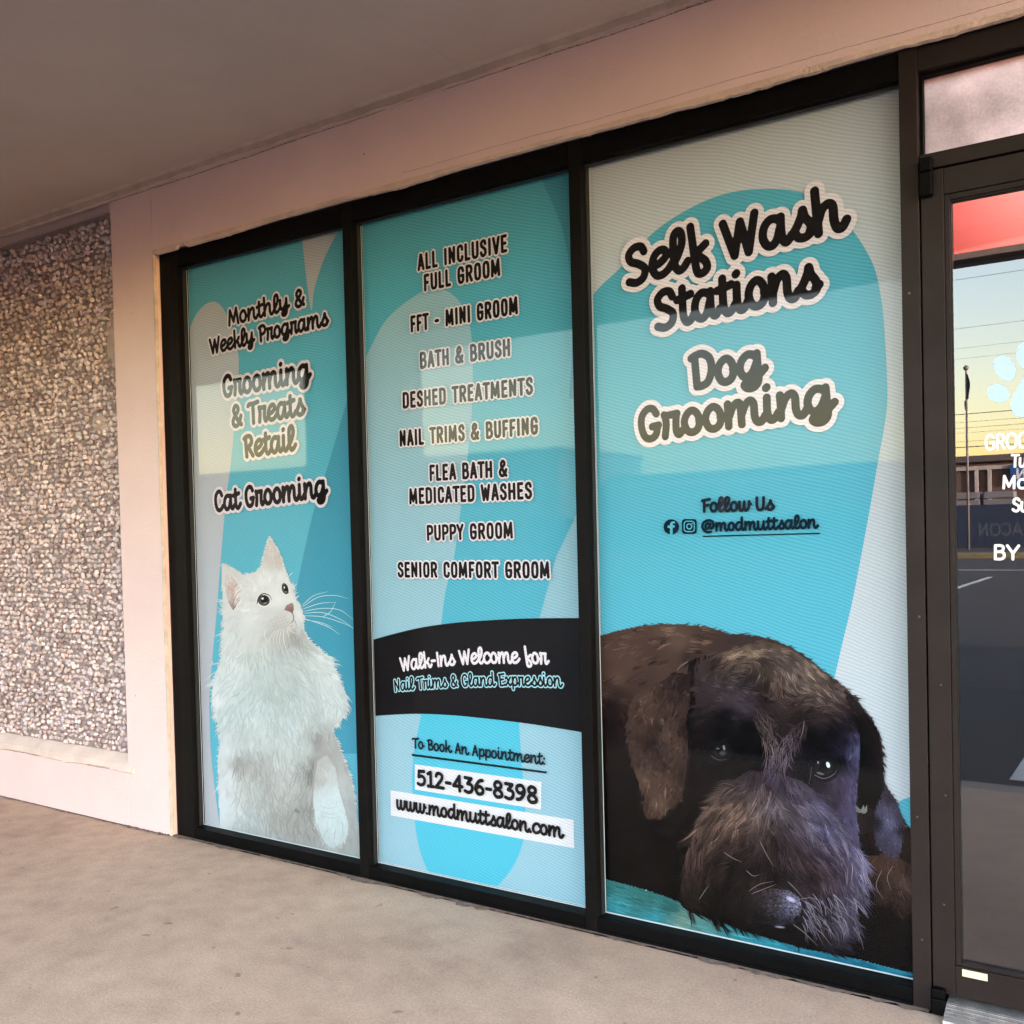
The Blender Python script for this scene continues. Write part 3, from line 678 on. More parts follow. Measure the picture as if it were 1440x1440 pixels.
# --- first window: teal ground, pale arch at left, pale wedge at the top, deeper teal band
shape(0, [(150, 200), (600, 200), (600, 1300), (150, 1300)], FB[0], .0594, smooth=False, name='ground_colour')
shape(0, [(248, 520), (263, 470), (278, 438), (297, 424), (312, 432), (323, 456), (333, 490), (335, 520), (331, 580), (324, 650), (315.5, 720), (304, 860), (295, 963), (294, 1010), (297, 1070), (307, 1152), (312, 1190), '*', (240, 1250), '*', (230, 800), '*', (248, 520)], ink('lilac_grey_ink', (182, 184, 196)), .0588)
shape(0, [(421, 300), (424.5, 338), (430, 390), (437, 436), (441, 408), (452, 372), (466, 341), (490, 300)], ink('lilac_grey_ink', (182, 184, 196)), .0588)
shape(0, [(560, 470), (500, 520), (485, 571), (462, 650), (440, 720), (418, 820), (405, 900), (402, 980), (412, 1060), '*', (560, 1060), '*', (560, 470)], TEALD, .0588)
# --- second window
shape(1, [(400, 100), (900, 100), (900, 1400), (400, 1400)], FB[1], .0594, smooth=False, name='ground_colour')
shape(1, [(480, 560), (513, 503), (543.5, 448.5), (587, 413), (607, 406), (626, 408), (645.6, 424), (659, 453), (664, 499.5), (663, 576), (657.7, 637), (648, 710), (638, 783), (626, 832), (619, 885), '*', (750, 885), '*', (757, 872), (769.5, 827), (781.7, 783), (791, 763.6), (802, 740), (813, 715), (840, 640), '*', (900, 200), (500, 200), '*', (440, 420), '*', (480, 560)], TEAL, .0588)
shape(1, [(748, 200), (762, 253), (778, 290), (791, 324.5), (799, 365), (803, 405), (805, 470), (800, 560), '*', (860, 560), '*', (860, 180), '*', (748, 200)], TEALD, .0584)
shape(1, [(591.5, 990), (591.5, 1006), (582.6, 1051), (579.4, 1085), (579.6, 1114), (585.5, 1176.5), (600.5, 1224), (622, 1252), (650, 1266), (676, 1262), (700, 1245), (723, 1215), (735, 1182.5), (738, 1150), (736, 1114), (732, 1060), (729, 1010), (729, 980)], CYAN, .0588)
shape(1, [(490, 912), (522.8, 900), (579.6, 885), (625, 877.5), (669, 873.4), (744, 869.7), (840, 869), '*', (840, 1034), '*', (818.5, 1030), (744, 1018), (669, 1009), (625, 1005.3), (579.6, 1004), (525, 1007), (490, 1010), '*', (490, 912)], ink('band_black', (27, 24, 27)), .0578, name='black_band')
# --- third window
shape(2, [(700, 50), (1400, 50), (1400, 1500), (700, 1500)], FB[2], .0594, smooth=False, name='ground_colour')
shape(2, [(800, 470), (834.7, 413), (872, 376), (918, 327), (967, 294), (1016, 273), (1065, 265.5), (1114, 267.5), (1155, 281), (1190, 312), (1225, 366), (1238, 415), (1244, 474), (1247.5, 556), (1243, 600), (1234.5, 648), (1218, 742), (1198.6, 843.5), (1185.5, 899), (1174, 949), (1160, 1010), '*', (800, 1100), '*', (800, 470)], TEAL, .0588)
shape(2, [(1240, 1200), (1252, 1150), (1263, 1129), (1281, 1121), (1310, 1118), '*', (1310, 1250)], TEAL, .0588)

SL = lambda t: t
P1, P2, P3 = FILMS
letter(P1, [('Monthly &', (321.8, 457.8), (430.1, 428.5), 15.3), ('Weekly Programs', (295.4, 497.8), (464.4, 455.8), 15.0)], SCRIPT, 'black script lettering reading Monthly & Weekly Programs', 13.5, 7.5, 40)
letter(P1, [('Grooming', (314.2, 558.2), (440, 533), 20.3), ('& Treats', (326.7, 599.8), (431.7, 581.5), 20), ('Retail', (343.3, 642.7), (419.2, 630.8), 20.3)], SCRIPT, 'black script lettering reading Grooming & Treats Retail', 13.5, 8, 40)
letter(P1, [('Cat Grooming', (303, 718.5), (463.3, 696.2), 19.3)], SCRIPT, 'black script lettering reading Cat Grooming', 13.5, 8, 40)
for txt in ([('ALL INCLUSIVE', (588, 379.7), (714.2, 352.4), 20.5), ('FULL GROOM', (597.1, 408.2), (704.4, 385.8), 20.5)], [('FFT - MINI GROOM', (578.4, 466), (729.2, 439.6), 20.3)],
            [('BATH & BRUSH', (591.7, 517.2), (718.3, 498.8), 20.2)], [('DESHED TREATMENTS', (567.2, 573), (750.5, 552.7), 20)], [('NAIL TRIMS & BUFFING', (563, 626.3), (757.5, 608.8), 20)],
            [('FLEA BATH &', (605, 674.8), (714.5, 668.5), 19.6), ('MEDICATED WASHES', (576.3, 707.5), (749.2, 699.7), 19.6)], [('PUPPY GROOM', (601.3, 758.7), (722.2, 755.2), 19)], [('SENIOR COMFORT GROOM', (560, 810.2), (773.7, 811.5), 19.2)]):
    letter(P2, txt, CAPS, 'black capitals reading '+' '.join(t[0] for t in txt), 12.8, 6.5, 56, step=1.25, track=11.5)
letter(P2, [('Walk-Ins Welcome for', (562.9, 943.6), (773.4, 933.5), 13.6, (667.5, 932.8))], SCRIPT, 'white script lettering reading Walk-Ins Welcome for', 11.5, 0, 40, ink_m=WHITE, y=.0570)
letter(P2, [('Nail Trims & Gland Expression', (555, 971.8), (792.2, 965.4), 11.4, (669.4, 964.6))], SCRIPT, 'black script lettering outlined in pale blue on the black band', 10, 5.5, 40, halo_m=PALE, y=.0570)
letter(P2, [('To Book An Appointment:', (579.9, 1050.9), (767.5, 1074.6), 9.9)], SCRIPT, 'dark script lettering reading To Book An Appointment', 12, 0, 40, ink_m=ink('navy_ink', (14, 32, 46)))
NAVY = ink('navy_ink', (14, 32, 46)); BOXW = ink('box_white', (218, 212, 220))
def bar(bi, a, b, th, m, name='underline', y=.0540):
    shape(bi, [(a[0], a[1]-th/2), (b[0], b[1]-th/2), (b[0], b[1]+th/2), (a[0], a[1]+th/2)], m, y, smooth=False, name=name)
bar(1, (579.5, 1061.4), (769, 1086.2), 3.1, NAVY)
shape(1, [(582.8, 1074.8), (761.3, 1099.7), (760.7, 1138.6), (583.2, 1110.4)], BOXW, .0574, smooth=False, name='white_box')
shape(1, [(548.8, 1111.4), (806.4, 1153.2), (807.4, 1193), (549.3, 1146.8)], BOXW, .0574, smooth=False, name='white_box')
letter(P2, [('512-436-8398', (586.7, 1102.6), (757.4, 1129.3), 20.6)], SCRIPT, 'black numerals reading 512-436-8398', 14, 0, 56, track=2)
letter(P2, [('www.modmuttsalon.com', (557.9, 1136.3), (794.7, 1177.9), 12.3)], SCRIPT, 'black script lettering reading www.modmuttsalon.com', 14, 0, 40)
letter(P3, [('Self Wash', (880.6, 400.2), (1198.7, 316.4), 36.4), ('Stations', (920.8, 462.5), (1160, 410), 36)], SCRIPT, 'large black script lettering reading Self Wash Stations', 13.8, 8.5, 40)
letter(P3, [('Dog', (970, 545.4), (1082.7, 527.3), 32.5), ('Grooming', (899.6, 619.6), (1181.1, 575.3), 31.5)], SCRIPT, 'large black script lettering reading Dog Grooming', 14.6, 9, 40)
letter(P3, [('Follow Us', (986.5, 719.5), (1091, 716.4), 12.2)], SCRIPT, 'small dark script lettering reading Follow Us', 14, 0, 40, ink_m=NAVY)
letter(P3, [('@modmuttsalon', (986.8, 746.8), (1152.6, 741.7), 10.9)], SCRIPT, 'small dark script lettering reading @modmuttsalon', 14, 0, 40, ink_m=NAVY)
bar(2, (988.6, 754.2), (1153.5, 749.9), 1.7, NAVY)
circ = lambda cx, cy, rx, ry, n=28: [(cx+rx*math.cos(2*math.pi*i/n), cy+ry*math.sin(2*math.pi*i/n)) for i in range(n)]
shape(2, circ(944.3, 740.9, 10.8, 10.8), NAVY, .0540, smooth=False, name='social_icon', label='round dark icon with a letter f')
shape(2, [(942.6, 751.8), (942.6, 742.4), (939.4, 742.4), (939.4, 739), (942.6, 738.9), (942.7, 736.2), (944.2, 734), (946.8, 733.2), (949.4, 733.4), (949.4, 736), (947.2, 736), (946.3, 737), (946.3, 738.8), (949.3, 738.7), (948.8, 742), (946.3, 742.1), (946.3, 751.6)], TEAL, .0536, smooth=False, name='icon_letter')
def rrect(cx, cy, w, h, r, n=6):
    out = []
    for sx, sy, a0 in ((1, -1, -90), (1, 1, 0), (-1, 1, 90), (-1, -1, 180)):
        for k in range(n+1):
            a = math.radians(a0+90*k/n); out.append((cx+sx*(w/2-r)+r*math.cos(a), cy+sy*(h/2-r)+r*math.sin(a)))
    return out
def ring(bi, outer, inner_, m, y, name):
    par, off = FILMS[bi]; n = len(outer); V = [G(*p) for p in outer]+[G(*p) for p in inner_]
    flat(name, V, [(i, (i+1) % n, n+(i+1) % n, n+i) for i in range(n)], y, m, par, off)
shape(2, rrect(969.7, 740.3, 20.6, 21, 4), NAVY, .0540, smooth=False, name='social_icon', label='rounded square dark icon with a camera outline')
ring(2, rrect(969.7, 740.3, 15.6, 16, 4.4), rrect(969.7, 740.3, 12.8, 13.2, 3.2), TEAL, .0536, 'icon_camera')
ring(2, circ(969.7, 740.3, 4.3, 4.4), circ(969.7, 740.3, 2.7, 2.8), TEAL, .0535, 'icon_lens')
shape(2, circ(973.9, 736.1, 1, 1, 10), TEAL, .0535, smooth=False, name='icon_dot')
# --- door lettering and paw on the glass
WL = mat('white_vinyl_letters', (.78, .74, .72), .5); PAWB = mat('pale_blue_vinyl', tuple(lin((182, 210, 228))), .5)
DR = (door, (dx0, 0)); yd = .0192
for t, a, b, px in (('GROOM', (1384.6, 632.6), (1466, 627.4), 20.5), ('Tue', (1420.6, 656.2), (1455, 656), 16.2), ('Mon', (1409.4, 686.4), (1460, 686.6), 17), ('Sun', (1422.4, 718.6), (1457, 719), 17.5), ('BY', (1397.6, 786), (1434.5, 786.6), 19)):
    letter(DR, [(t, a, b, px)], BOLD, 'white lettering starting '+t, 11 if px > 18 else 12, 0, 56, ink_m=WL, y=yd+.0008, step=1.3, yg=yd)
def on_door(pts, m, name):
    Q = [G(*p, yd) for p in pts]; tri = geometry.tessellate_polygon([[Vector((p[0], p[1], 0)) for p in Q]])
    flat(name, Q, [tuple(t) for t in tri], yd, m, door, (dx0, 0))
def ell(cx, cy, rx, ry, rot, n=32):
    c, s = math.cos(math.radians(rot)), math.sin(math.radians(rot))
    return [(cx+rx*math.cos(2*math.pi*i/n)*c-ry*math.sin(2*math.pi*i/n)*s, cy+rx*math.cos(2*math.pi*i/n)*s+ry*math.sin(2*math.pi*i/n)*c) for i in range(n)]
for a in ((1404, 553, 16.5, 12.8, 18), (1413, 517.5, 14, 19.5, -28), (1442, 500, 13, 19, -8), (1472, 512, 13, 19, 24)): on_door(ell(*a), PAWB, 'paw_toe')
on_door(curve([(1421, 571), (1425, 555), (1433, 542), (1441, 528), (1455, 522), (1470, 532), (1484, 550), (1488, 572), (1474, 584), (1456, 578), (1440, 586), (1428, 584), (1421, 571)], 6), PAWB, 'paw_pad')
# BEACON signs across the lot are mirrored in the door glass

# ================================================================== PRINTED PICTURES (hair drawn stroke by stroke)
def inside(poly, x, y):
    poly = np.asarray(poly, float); r = np.zeros(len(x), bool); j = len(poly)-1
    for i in range(len(poly)):
        xi, yi = poly[i]; xj, yj = poly[j]
        c = ((yi > y) != (yj > y)) & (x < (xj-xi)*(y-yi)/(yj-yi+1e-12)+xi); r ^= c; j = i
    return r
class Picture:
    def __init__(s, u0, v0, k, crush=0., short=None): s.crush, s.short = crush, short; s.u0, s.v0, s.k = u0, v0, k; s.V, s.F, s.C, s.n = [], [], [], 0
    def place(s, X, Y, dep):
        u = s.u0+np.asarray(X)/s.k; v = s.v0+np.asarray(Y)/s.k
        d = [np.array(rt)[i]*((u-720)/1410)+np.array(up)[i]*(-(v-774.018)/1410)+np.array(fw)[i] for i in range(3)]
        t = (YFILM-CAM.y)/d[1]
        return np.stack([CAM.x+d[0]*t, np.broadcast_to(dep, u.shape), CAM.z+d[2]*t], -1)
    def quads(s, P, F, C):
        s.V.append(P.reshape(-1, 3)); s.F.append(np.asarray(F)+s.n); s.C.append(C.reshape(-1, 3)); s.n += len(P.reshape(-1, 3))
    def fieldat(s, ctrl, x, y, e=16.):
        c = np.array(ctrl, float); w = 1/((x[:, None]-c[None, :, 0])**2+(y[:, None]-c[None, :, 1])**2+e*e)**1.6; w /= w.sum(1, keepdims=True)
        C = w@lin(c[:, 2:5]); return C*C/(C+s.crush)*(.72 if s.crush else 1.)
    def flow(s, fl, x, y, e=25.):
        c = np.array(fl, float); w = 1/((x[:, None]-c[None, :, 0])**2+(y[:, None]-c[None, :, 1])**2+e*e)**1.5
        a = np.radians(c[:, 2]); return np.arctan2(w@np.sin(a), w@np.cos(a))
    def ground(s, poly, ctrl, dep, step=7.):
        p = np.array(poly, float); x0, y0 = p.min(0); x1, y1 = p.max(0)
        gx = np.arange(x0, x1+step, step); gy = np.arange(y0, y1+step, step); X, Y = np.meshgrid(gx, gy); nx = len(gx)
        C = s.fieldat(ctrl, X.ravel(), Y.ravel()); P = s.place(X.ravel(), Y.ravel(), dep)
        cx, cy = X[:-1, :-1]+step/2, Y[:-1, :-1]+step/2; ok = inside(poly, cx.ravel(), cy.ravel()).reshape(cx.shape)
        j, i = np.nonzero(ok); a = j*nx+i
        s.quads(P, np.stack([a, a+1, a+nx+1, a+nx], 1), C)
    def hair(s, poly, ctrl, fl, n, ln, wd, jit, d0, d1, shine=.06, gain=1.9, seg=5, wob=.22, curl=.0, lock=1, spread=4.):
        p = np.array(poly, float); lo, hi = p.min(0), p.max(0); xs, ys = [], []
        while len(xs) < n:
            x = rng.uniform(lo[0], hi[0], n*2); y = rng.uniform(lo[1], hi[1], n*2); k = inside(poly, x, y); xs += list(x[k]); ys += list(y[k])
        x, y = np.array(xs[:n]), np.array(ys[:n]); nl = max(1, n//lock); li = np.arange(n) % nl       # hairs lie together in locks
        if lock > 1:
            af = s.flow(fl, x[:nl], y[:nl])[li]; o1 = rng.normal(0, spread, n); o2 = rng.normal(0, spread*1.6, n)
            x, y = x[:nl][li]-np.sin(af)*o1+np.cos(af)*o2, y[:nl][li]+np.cos(af)*o1+np.sin(af)*o2
            k = inside(poly, x, y); x, y = np.where(k, x, np.array(xs[:n])), np.where(k, y, np.array(ys[:n]))
        C = s.fieldat(ctrl, x, y)
        m = np.exp(rng.normal(0, jit, nl)[li]+rng.normal(0, jit*.45, n)); sh = (rng.random(nl) < shine)[li] & (rng.random(n) < .6); m = np.where(sh, m*gain, m); C = np.clip(C*m[:, None]+np.where(sh, .006, 0.)[:, None], 0, .9)
        L = ln*rng.uniform(.55, 1.35, n)*(s.short(x, y) if s.short else 1.); W = wd*rng.uniform(.6, 1.4, n)*np.where(sh, .7, 1)
        da = rng.normal(0, wob, nl)[li]+rng.normal(0, wob*.3, n); cu = rng.normal(0, curl, nl)[li]+rng.normal(0, curl*.3, n); pts = [(x, y)]; cx, cy = x-0, y-0; dirs = []
        for k in range(seg):
            a = s.flow(fl, cx, cy)+da+cu*k; dirs.append(a); cx = cx+np.cos(a)*L/seg; cy = cy+np.sin(a)*L/seg; pts.append((cx, cy))
        dirs.append(dirs[-1]); dep = d0+(d1-d0)*(np.arange(n)//max(1, n//220))/max(1, n/max(1, n//220))
        tap = [.35, .9, 1., .85, .55, .12] if seg == 5 else list(np.interp(np.linspace(0, 1, seg+1), [0, .3, 1], [.35, 1, .12]))
        P = np.empty((n, seg+1, 2, 3))
        for k in range(seg+1):
            nx_, ny_ = -np.sin(dirs[k])*W*tap[k]/2, np.cos(dirs[k])*W*tap[k]/2
            P[:, k, 0] = s.place(pts[k][0]+nx_, pts[k][1]+ny_, dep); P[:, k, 1] = s.place(pts[k][0]-nx_, pts[k][1]-ny_, dep)
        b = np.arange(n)[:, None]*(2*(seg+1)); k = np.arange(seg)[None, :]*2
        F = np.stack([b+k, b+k+1, b+k+3, b+k+2], -1).reshape(-1, 4)
        s.quads(P.reshape(-1, 3), F, np.repeat(C, 2*(seg+1), 0))
    def line(s, pts, w, rgb, dep):
        q = np.array(curve(pts, 6) if len(pts) > 2 else pts, float); n = len(q); d = np.gradient(q, axis=0); a = np.arctan2(d[:, 1], d[:, 0])
        t = np.interp(np.linspace(0, 1, n), [0, .15, .6, 1], [.6, 1, .9, .25])*w/2
        P = np.stack([s.place(q[:, 0]-np.sin(a)*t, q[:, 1]+np.cos(a)*t, dep), s.place(q[:, 0]+np.sin(a)*t, q[:, 1]-np.cos(a)*t, dep)], 1)
        i = np.arange(n-1)*2; s.quads(P.reshape(-1, 3), np.stack([i, i+1, i+3, i+2], 1), np.tile(lin(rgb), (2*n, 1)))
    def blob(s, cx, cy, rx, ry, rot, rgb, dep, rgb2=None, n=20):
        """filled ellipse, optionally shading to a second tone at its rim"""
        c, sn = math.cos(math.radians(rot)), math.sin(math.radians(rot)); t = np.linspace(0, 2*np.pi, n, endpoint=False)
        rad = [1., .66, .33]; R = []
        for r in rad: R.append((cx+rx*r*np.cos(t)*c-ry*r*np.sin(t)*sn, cy+rx*r*np.cos(t)*sn+ry*r*np.sin(t)*c))
        X = np.concatenate([r[0] for r in R]); Y = np.concatenate([r[1] for r in R]); a, b = lin(rgb), lin(rgb2 if rgb2 else rgb)
        C = np.concatenate([np.tile(b, (n, 1)), np.tile((a+b)/2, (n, 1)), np.tile(a, (n, 1))])
        i = np.arange(n); j = (i+1) % n; F = np.concatenate([np.stack([i+n*q, j+n*q, j+n*(q+1), i+n*(q+1)], 1) for q in (0, 1)])
        k = np.arange(1, n//2-0-0); z = 2*n                       # centre as a fan of quads
        cap = np.stack([z+0*k, z+k*2-1, z+k*2, z+np.minimum(k*2+1, n-1)], 1)
        s.quads(s.place(X, Y, dep), np.concatenate([F, cap]), C)
    def build(s, name, m, parent, label, lim):
        V, F, C = np.concatenate(s.V), np.concatenate(s.F), np.concatenate(s.C)
        V[:, 0] = V[:, 0].clip(*lim)                               # trimmed at the film edge
        o = np_mesh(name, V, F, C, m, parent); o['label'] = label
        return o
M_print = tone_mat('printed_picture', .6, .02)

# ---- the black dog
D = Picture(820, 860, 1234/480, crush=.016)
SIL = [(20, 95), (60, 88), (120, 70), (190, 55), (270, 47), (350, 47), (430, 53), (480, 65), (520, 82), (580, 84), (640, 92), (690, 105), (740, 125), (800, 160), (850, 200), (900, 240), (945, 275), (985, 315), (1020, 365), (1050, 400), (1070, 445), (1080, 490), (1085, 560), (1086, 610), (1100, 640), (1130, 680), (1152, 740), (1160, 775), (1215, 790), (1215, 1312), (1100, 1286), (1000, 1258), (900, 1238), (800, 1220), (700, 1190), (600, 1162), (520, 1130), (450, 1102), (385, 1088), (360, 1070), (345, 1048), (230, 1008), (92, 970), (20, 955)]
BODY = [(150, 75, 92, 70, 62), (300, 60, 98, 78, 68), (450, 75, 85, 66, 60), (100, 150, 92, 70, 62), (250, 150, 82, 63, 57), (380, 160, 68, 54, 50), (350, 112, 100, 80, 70), (60, 100, 88, 66, 58), (200, 110, 88, 67, 60), (480, 120, 72, 57, 53), (560, 100, 70, 56, 53), (90, 200, 86, 65, 58), (180, 190, 92, 71, 62), (300, 200, 84, 65, 58), (120, 240, 96, 74, 65), (200, 240, 74, 57, 52), (90, 280, 70, 52, 47), (100, 340, 40, 30, 30), (120, 300, 60, 46, 43), (100, 420, 36, 27, 27), (140, 430, 46, 35, 33), (120, 500, 24, 18, 18), (140, 600, 25, 19, 19), (200, 800, 21, 16, 16), (150, 700, 18, 13, 13), (120, 900, 16, 12, 13), (250, 900, 19, 14, 14), (300, 800, 15, 11, 12), (180, 660, 24, 18, 18), (330, 950, 17, 13, 13), (200, 960, 18, 13, 14), (380, 800, 14, 10, 11),
        (1100, 1180, 15, 12, 14), (1150, 1250, 14, 12, 15), (1050, 1230, 15, 13, 16), (1000, 1130, 19, 15, 18), (1170, 840, 52, 38, 34), (1190, 900, 44, 32, 30), (1180, 1120, 18, 14, 15), (900, 1220, 14, 12, 14), (1010, 770, 42, 32, 32), (1000, 840, 28, 21, 22), (700, 1180, 12, 10, 11), (1090, 1080, 20, 15, 16)]
BFL = [(100, 120, -18), (250, 80, -8), (400, 80, 12), (100, 220, -30), (200, 200, -25), (330, 160, -28), (450, 110, -5), (90, 300, 40), (110, 420, 70), (150, 600, 95), (200, 800, 110), (150, 900, 60), (300, 900, 50), (120, 960, 18), (250, 1000, 18), (380, 1060, 22), (520, 1110, 24), (700, 1170, 20), (900, 1215, 15), (1100, 1180, 30), (1000, 1150, 75), (1150, 850, 60), (1000, 800, 85), (1150, 1250, 15)]
MAT_DOG = [(20, 940), (92, 970), (230, 1008), (345, 1048), (400, 1080), (520, 1128), (700, 1188), (900, 1236), (1100, 1284), (1240, 1316), (1240, 1370), (20, 1090)]
MATC = [(92, 1000, 62, 120, 122), (92, 1060, 70, 150, 165), (200, 1030, 58, 112, 112), (300, 1070, 50, 100, 100), (330, 1120, 120, 150, 140), (420, 1130, 90, 140, 142), (250, 1110, 66, 150, 165), (520, 1160, 70, 140, 150), (640, 1200, 62, 145, 165), (800, 1240, 50, 120, 145), (1000, 1285, 46, 112, 140), (1190, 1325, 40, 110, 140), (1100, 1300, 58, 140, 165)]
D.ground(MAT_DOG, MATC, .0576)
D.hair(MAT_DOG, MATC, [(100, 1020, 20), (500, 1150, 17), (1100, 1300, 15)], 1500, 46, 4, .16, .05755, .0572, shine=.1, gain=1.4, wob=.06)
D.ground(SIL, BODY, .0570, step=3.5)
D.hair(SIL, BODY, BFL, 9000, 32, 3.0, .36, .05695, .0565, shine=.05, gain=1.55, wob=.22, lock=9)
EAR = [(330, 218), (385, 228), (388, 300), (372, 400), (380, 480), (375, 560), (365, 640), (345, 690), (290, 733), (230, 743), (215, 715), (225, 670), (190, 590), (165, 500), (155, 430), (168, 350), (190, 300), (250, 268), (300, 243)]
EARC = [(230, 320, 84, 65, 58), (270, 420, 62, 48, 44), (255, 480, 48, 37, 35), (320, 300, 62, 48, 45), (320, 360, 72, 56, 51), (330, 460, 78, 60, 54), (200, 400, 74, 57, 51), (190, 520, 66, 50, 46), (230, 600, 92, 72, 63), (300, 620, 84, 65, 57), (270, 690, 102, 80, 69), (255, 730, 70, 54, 47), (350, 600, 56, 43, 39), (370, 430, 44, 34, 32), (300, 440, 92, 74, 66), (240, 380, 80, 62, 56), (360, 260, 50, 39, 37), (280, 540, 60, 46, 42), (340, 680, 62, 48, 43), (220, 690, 60, 46, 42)]
D.hair([(385, 170), (470, 150), (440, 260), (400, 340), (395, 470), (372, 500), (365, 300)], [(420, 200, 36, 28, 28), (400, 330, 20, 15, 16), (385, 430, 22, 17, 18)], [(420, 250, 100)], 420, 40, 5, .22, .0565, .0564)
HEAD = [(400, 200), (440, 172), (500, 150), (580, 128), (650, 108), (740, 126), (850, 200), (945, 275), (985, 330), (1003, 420), (1000, 520), (995, 600), (985, 700), (1000, 850), (960, 1000), (700, 1050), (420, 900), (392, 740), (378, 600), (388, 480), (405, 330)]
HEADC = [(480, 200, 62, 50, 48), (560, 170, 84, 70, 65), (620, 128, 84, 70, 64), (530, 148, 116, 96, 84), (600, 140, 120, 102, 88), (700, 150, 98, 82, 76), (740, 220, 92, 78, 76), (690, 240, 84, 69, 61), (720, 190, 70, 58, 58), (800, 230, 104, 88, 83), (830, 200, 110, 92, 84), (850, 280, 88, 73, 70), (900, 300, 80, 66, 64), (660, 260, 44, 35, 33), (650, 190, 60, 49, 47), (665, 320, 40, 32, 31), (710, 320, 66, 54, 52), (600, 260, 46, 38, 40), (540, 230, 60, 50, 50), (520, 305, 70, 60, 66), (450, 330, 58, 48, 50), (570, 318, 76, 66, 76), (600, 345, 66, 57, 66), (480, 300, 66, 56, 58), (430, 380, 40, 32, 33), (760, 330, 64, 52, 50), (850, 375, 56, 45, 45), (930, 350, 54, 43, 44), (780, 390, 42, 34, 34),
         (520, 380, 17, 13, 15), (600, 420, 12, 9, 12), (460, 420, 28, 22, 23), (640, 500, 12, 9, 11), (560, 500, 13, 10, 12), (500, 440, 16, 12, 14), (410, 470, 30, 23, 24), (820, 450, 13, 10, 12), (900, 440, 15, 11, 13), (860, 500, 10, 8, 10), (950, 470, 26, 20, 26), (978, 460, 70, 66, 90), (988, 500, 92, 90, 124), (990, 545, 70, 66, 92), (930, 540, 16, 12, 15), (960, 420, 36, 29, 33), (990, 400, 26, 20, 22),
         (430, 540, 27, 21, 23), (480, 570, 23, 18, 20), (420, 640, 30, 23, 25), (520, 600, 30, 24, 27), (400, 720, 21, 16, 17), (560, 570, 16, 12, 15), (620, 560, 20, 16, 19), (460, 640, 34, 27, 28), (900, 610, 58, 50, 64), (940, 640, 66, 58, 78), (860, 620, 40, 33, 42), (960, 720, 84, 76, 106), (900, 680, 58, 49, 62), (985, 800, 90, 83, 114), (920, 760, 64, 56, 76), (800, 590, 22, 17, 21), (970, 640, 84, 77, 106)]
HFL = [(480, 200, -35), (560, 160, -22), (640, 120, -8), (720, 150, 15), (800, 210, 38), (880, 270, 45), (740, 250, 70), (660, 250, 95), (560, 250, 170), (500, 320, 195), (440, 350, 160), (580, 325, 205), (640, 330, 215), (520, 400, 175), (600, 430, 160), (450, 440, 165), (780, 340, -30), (860, 370, -10), (930, 370, 30), (820, 450, 20), (900, 450, 25), (985, 490, 95), (430, 560, 110), (420, 660, 100), (520, 580, 150), (940, 650, 75), (960, 760, 70), (980, 850, 65), (860, 620, 60)]
D.ground(HEAD, HEADC, .0564, step=4)
D.hair(HEAD, HEADC, HFL, 10000, 26, 2.6, .36, .0563, .0560, shine=.06, gain=1.6, wob=.25, curl=.05, lock=8, spread=3.)
D.ground(EAR, EARC, .0560, step=4)
D.hair(EAR, EARC, [(330, 280, 120), (220, 330, 130), (180, 450, 95), (250, 430, 60), (320, 400, 100), (240, 600, 75), (330, 600, 105), (270, 700, 95)], 3000, 20, 3.6, .26, .05595, .0558, shine=.08, wob=.4, curl=.1, lock=6, spread=2.5)
for q in (EAR[:8], [EAR[8], EAR[9], EAR[10], EAR[11], EAR[12], EAR[13], EAR[14]]): pass
REAR = [(945, 285), (985, 315), (1020, 365), (1050, 400), (1070, 445), (1080, 490), (1086, 560), (1084, 610), (1070, 680), (1045, 700), (1025, 690), (1020, 712), (1000, 700), (992, 650), (1002, 560), (1002, 450), (972, 370)]
REARC = [(1030, 410, 36, 28, 28), (1062, 470, 38, 30, 30), (1050, 560, 17, 13, 14), (1020, 640, 10, 8, 9), (1076, 540, 42, 33, 33), (1060, 650, 14, 11, 12), (970, 320, 50, 40, 40), (1005, 500, 14, 11, 12), (1000, 420, 20, 15, 16)]
EAR2 = [(1092, 635), (1130, 680), (1152, 740), (1160, 790), (1150, 850), (1132, 892), (1092, 882), (1062, 842), (1047, 762), (1062, 700)]
EAR2C = [(1110, 760, 112, 107, 138), (1090, 720, 86, 81, 106), (1130, 820, 88, 83, 110), (1082, 840, 66, 61, 78), (1108, 670, 58, 50, 60), (1062, 760, 20, 16, 18), (1140, 740, 74, 67, 86), (1110, 870, 74, 67, 80), (1150, 790, 40, 32, 36)]
D.ground(EAR2, EAR2C, .0559); D.hair(EAR2, EAR2C, [(1100, 700, 70), (1110, 800, 85), (1090, 860, 80)], 900, 16, 3, .2, .0558, .0557, wob=.3)
D.ground(REAR, REARC, .0557); D.hair(REAR, REARC, [(980, 330, 50), (1050, 430, 60), (1070, 560, 90), (1020, 600, 90)], 1100, 20, 3.6, .22, .0556, .0555, wob=.25)
PAW = [(1030, 885), (1090, 875), (1140, 890), (1215, 930), (1215, 1085), (1130, 1095), (1062, 1040), (1030, 985)]
PAWC = [(1080, 900, 74, 54, 47), (1120, 930, 88, 64, 55), (1170, 980, 98, 77, 69), (1150, 1040, 62, 46, 42), (1060, 980, 46, 34, 31), (1100, 1060, 28, 21, 21), (1190, 930, 60, 45, 40), (1100, 980, 70, 52, 46), (1190, 1060, 50, 38, 36)]
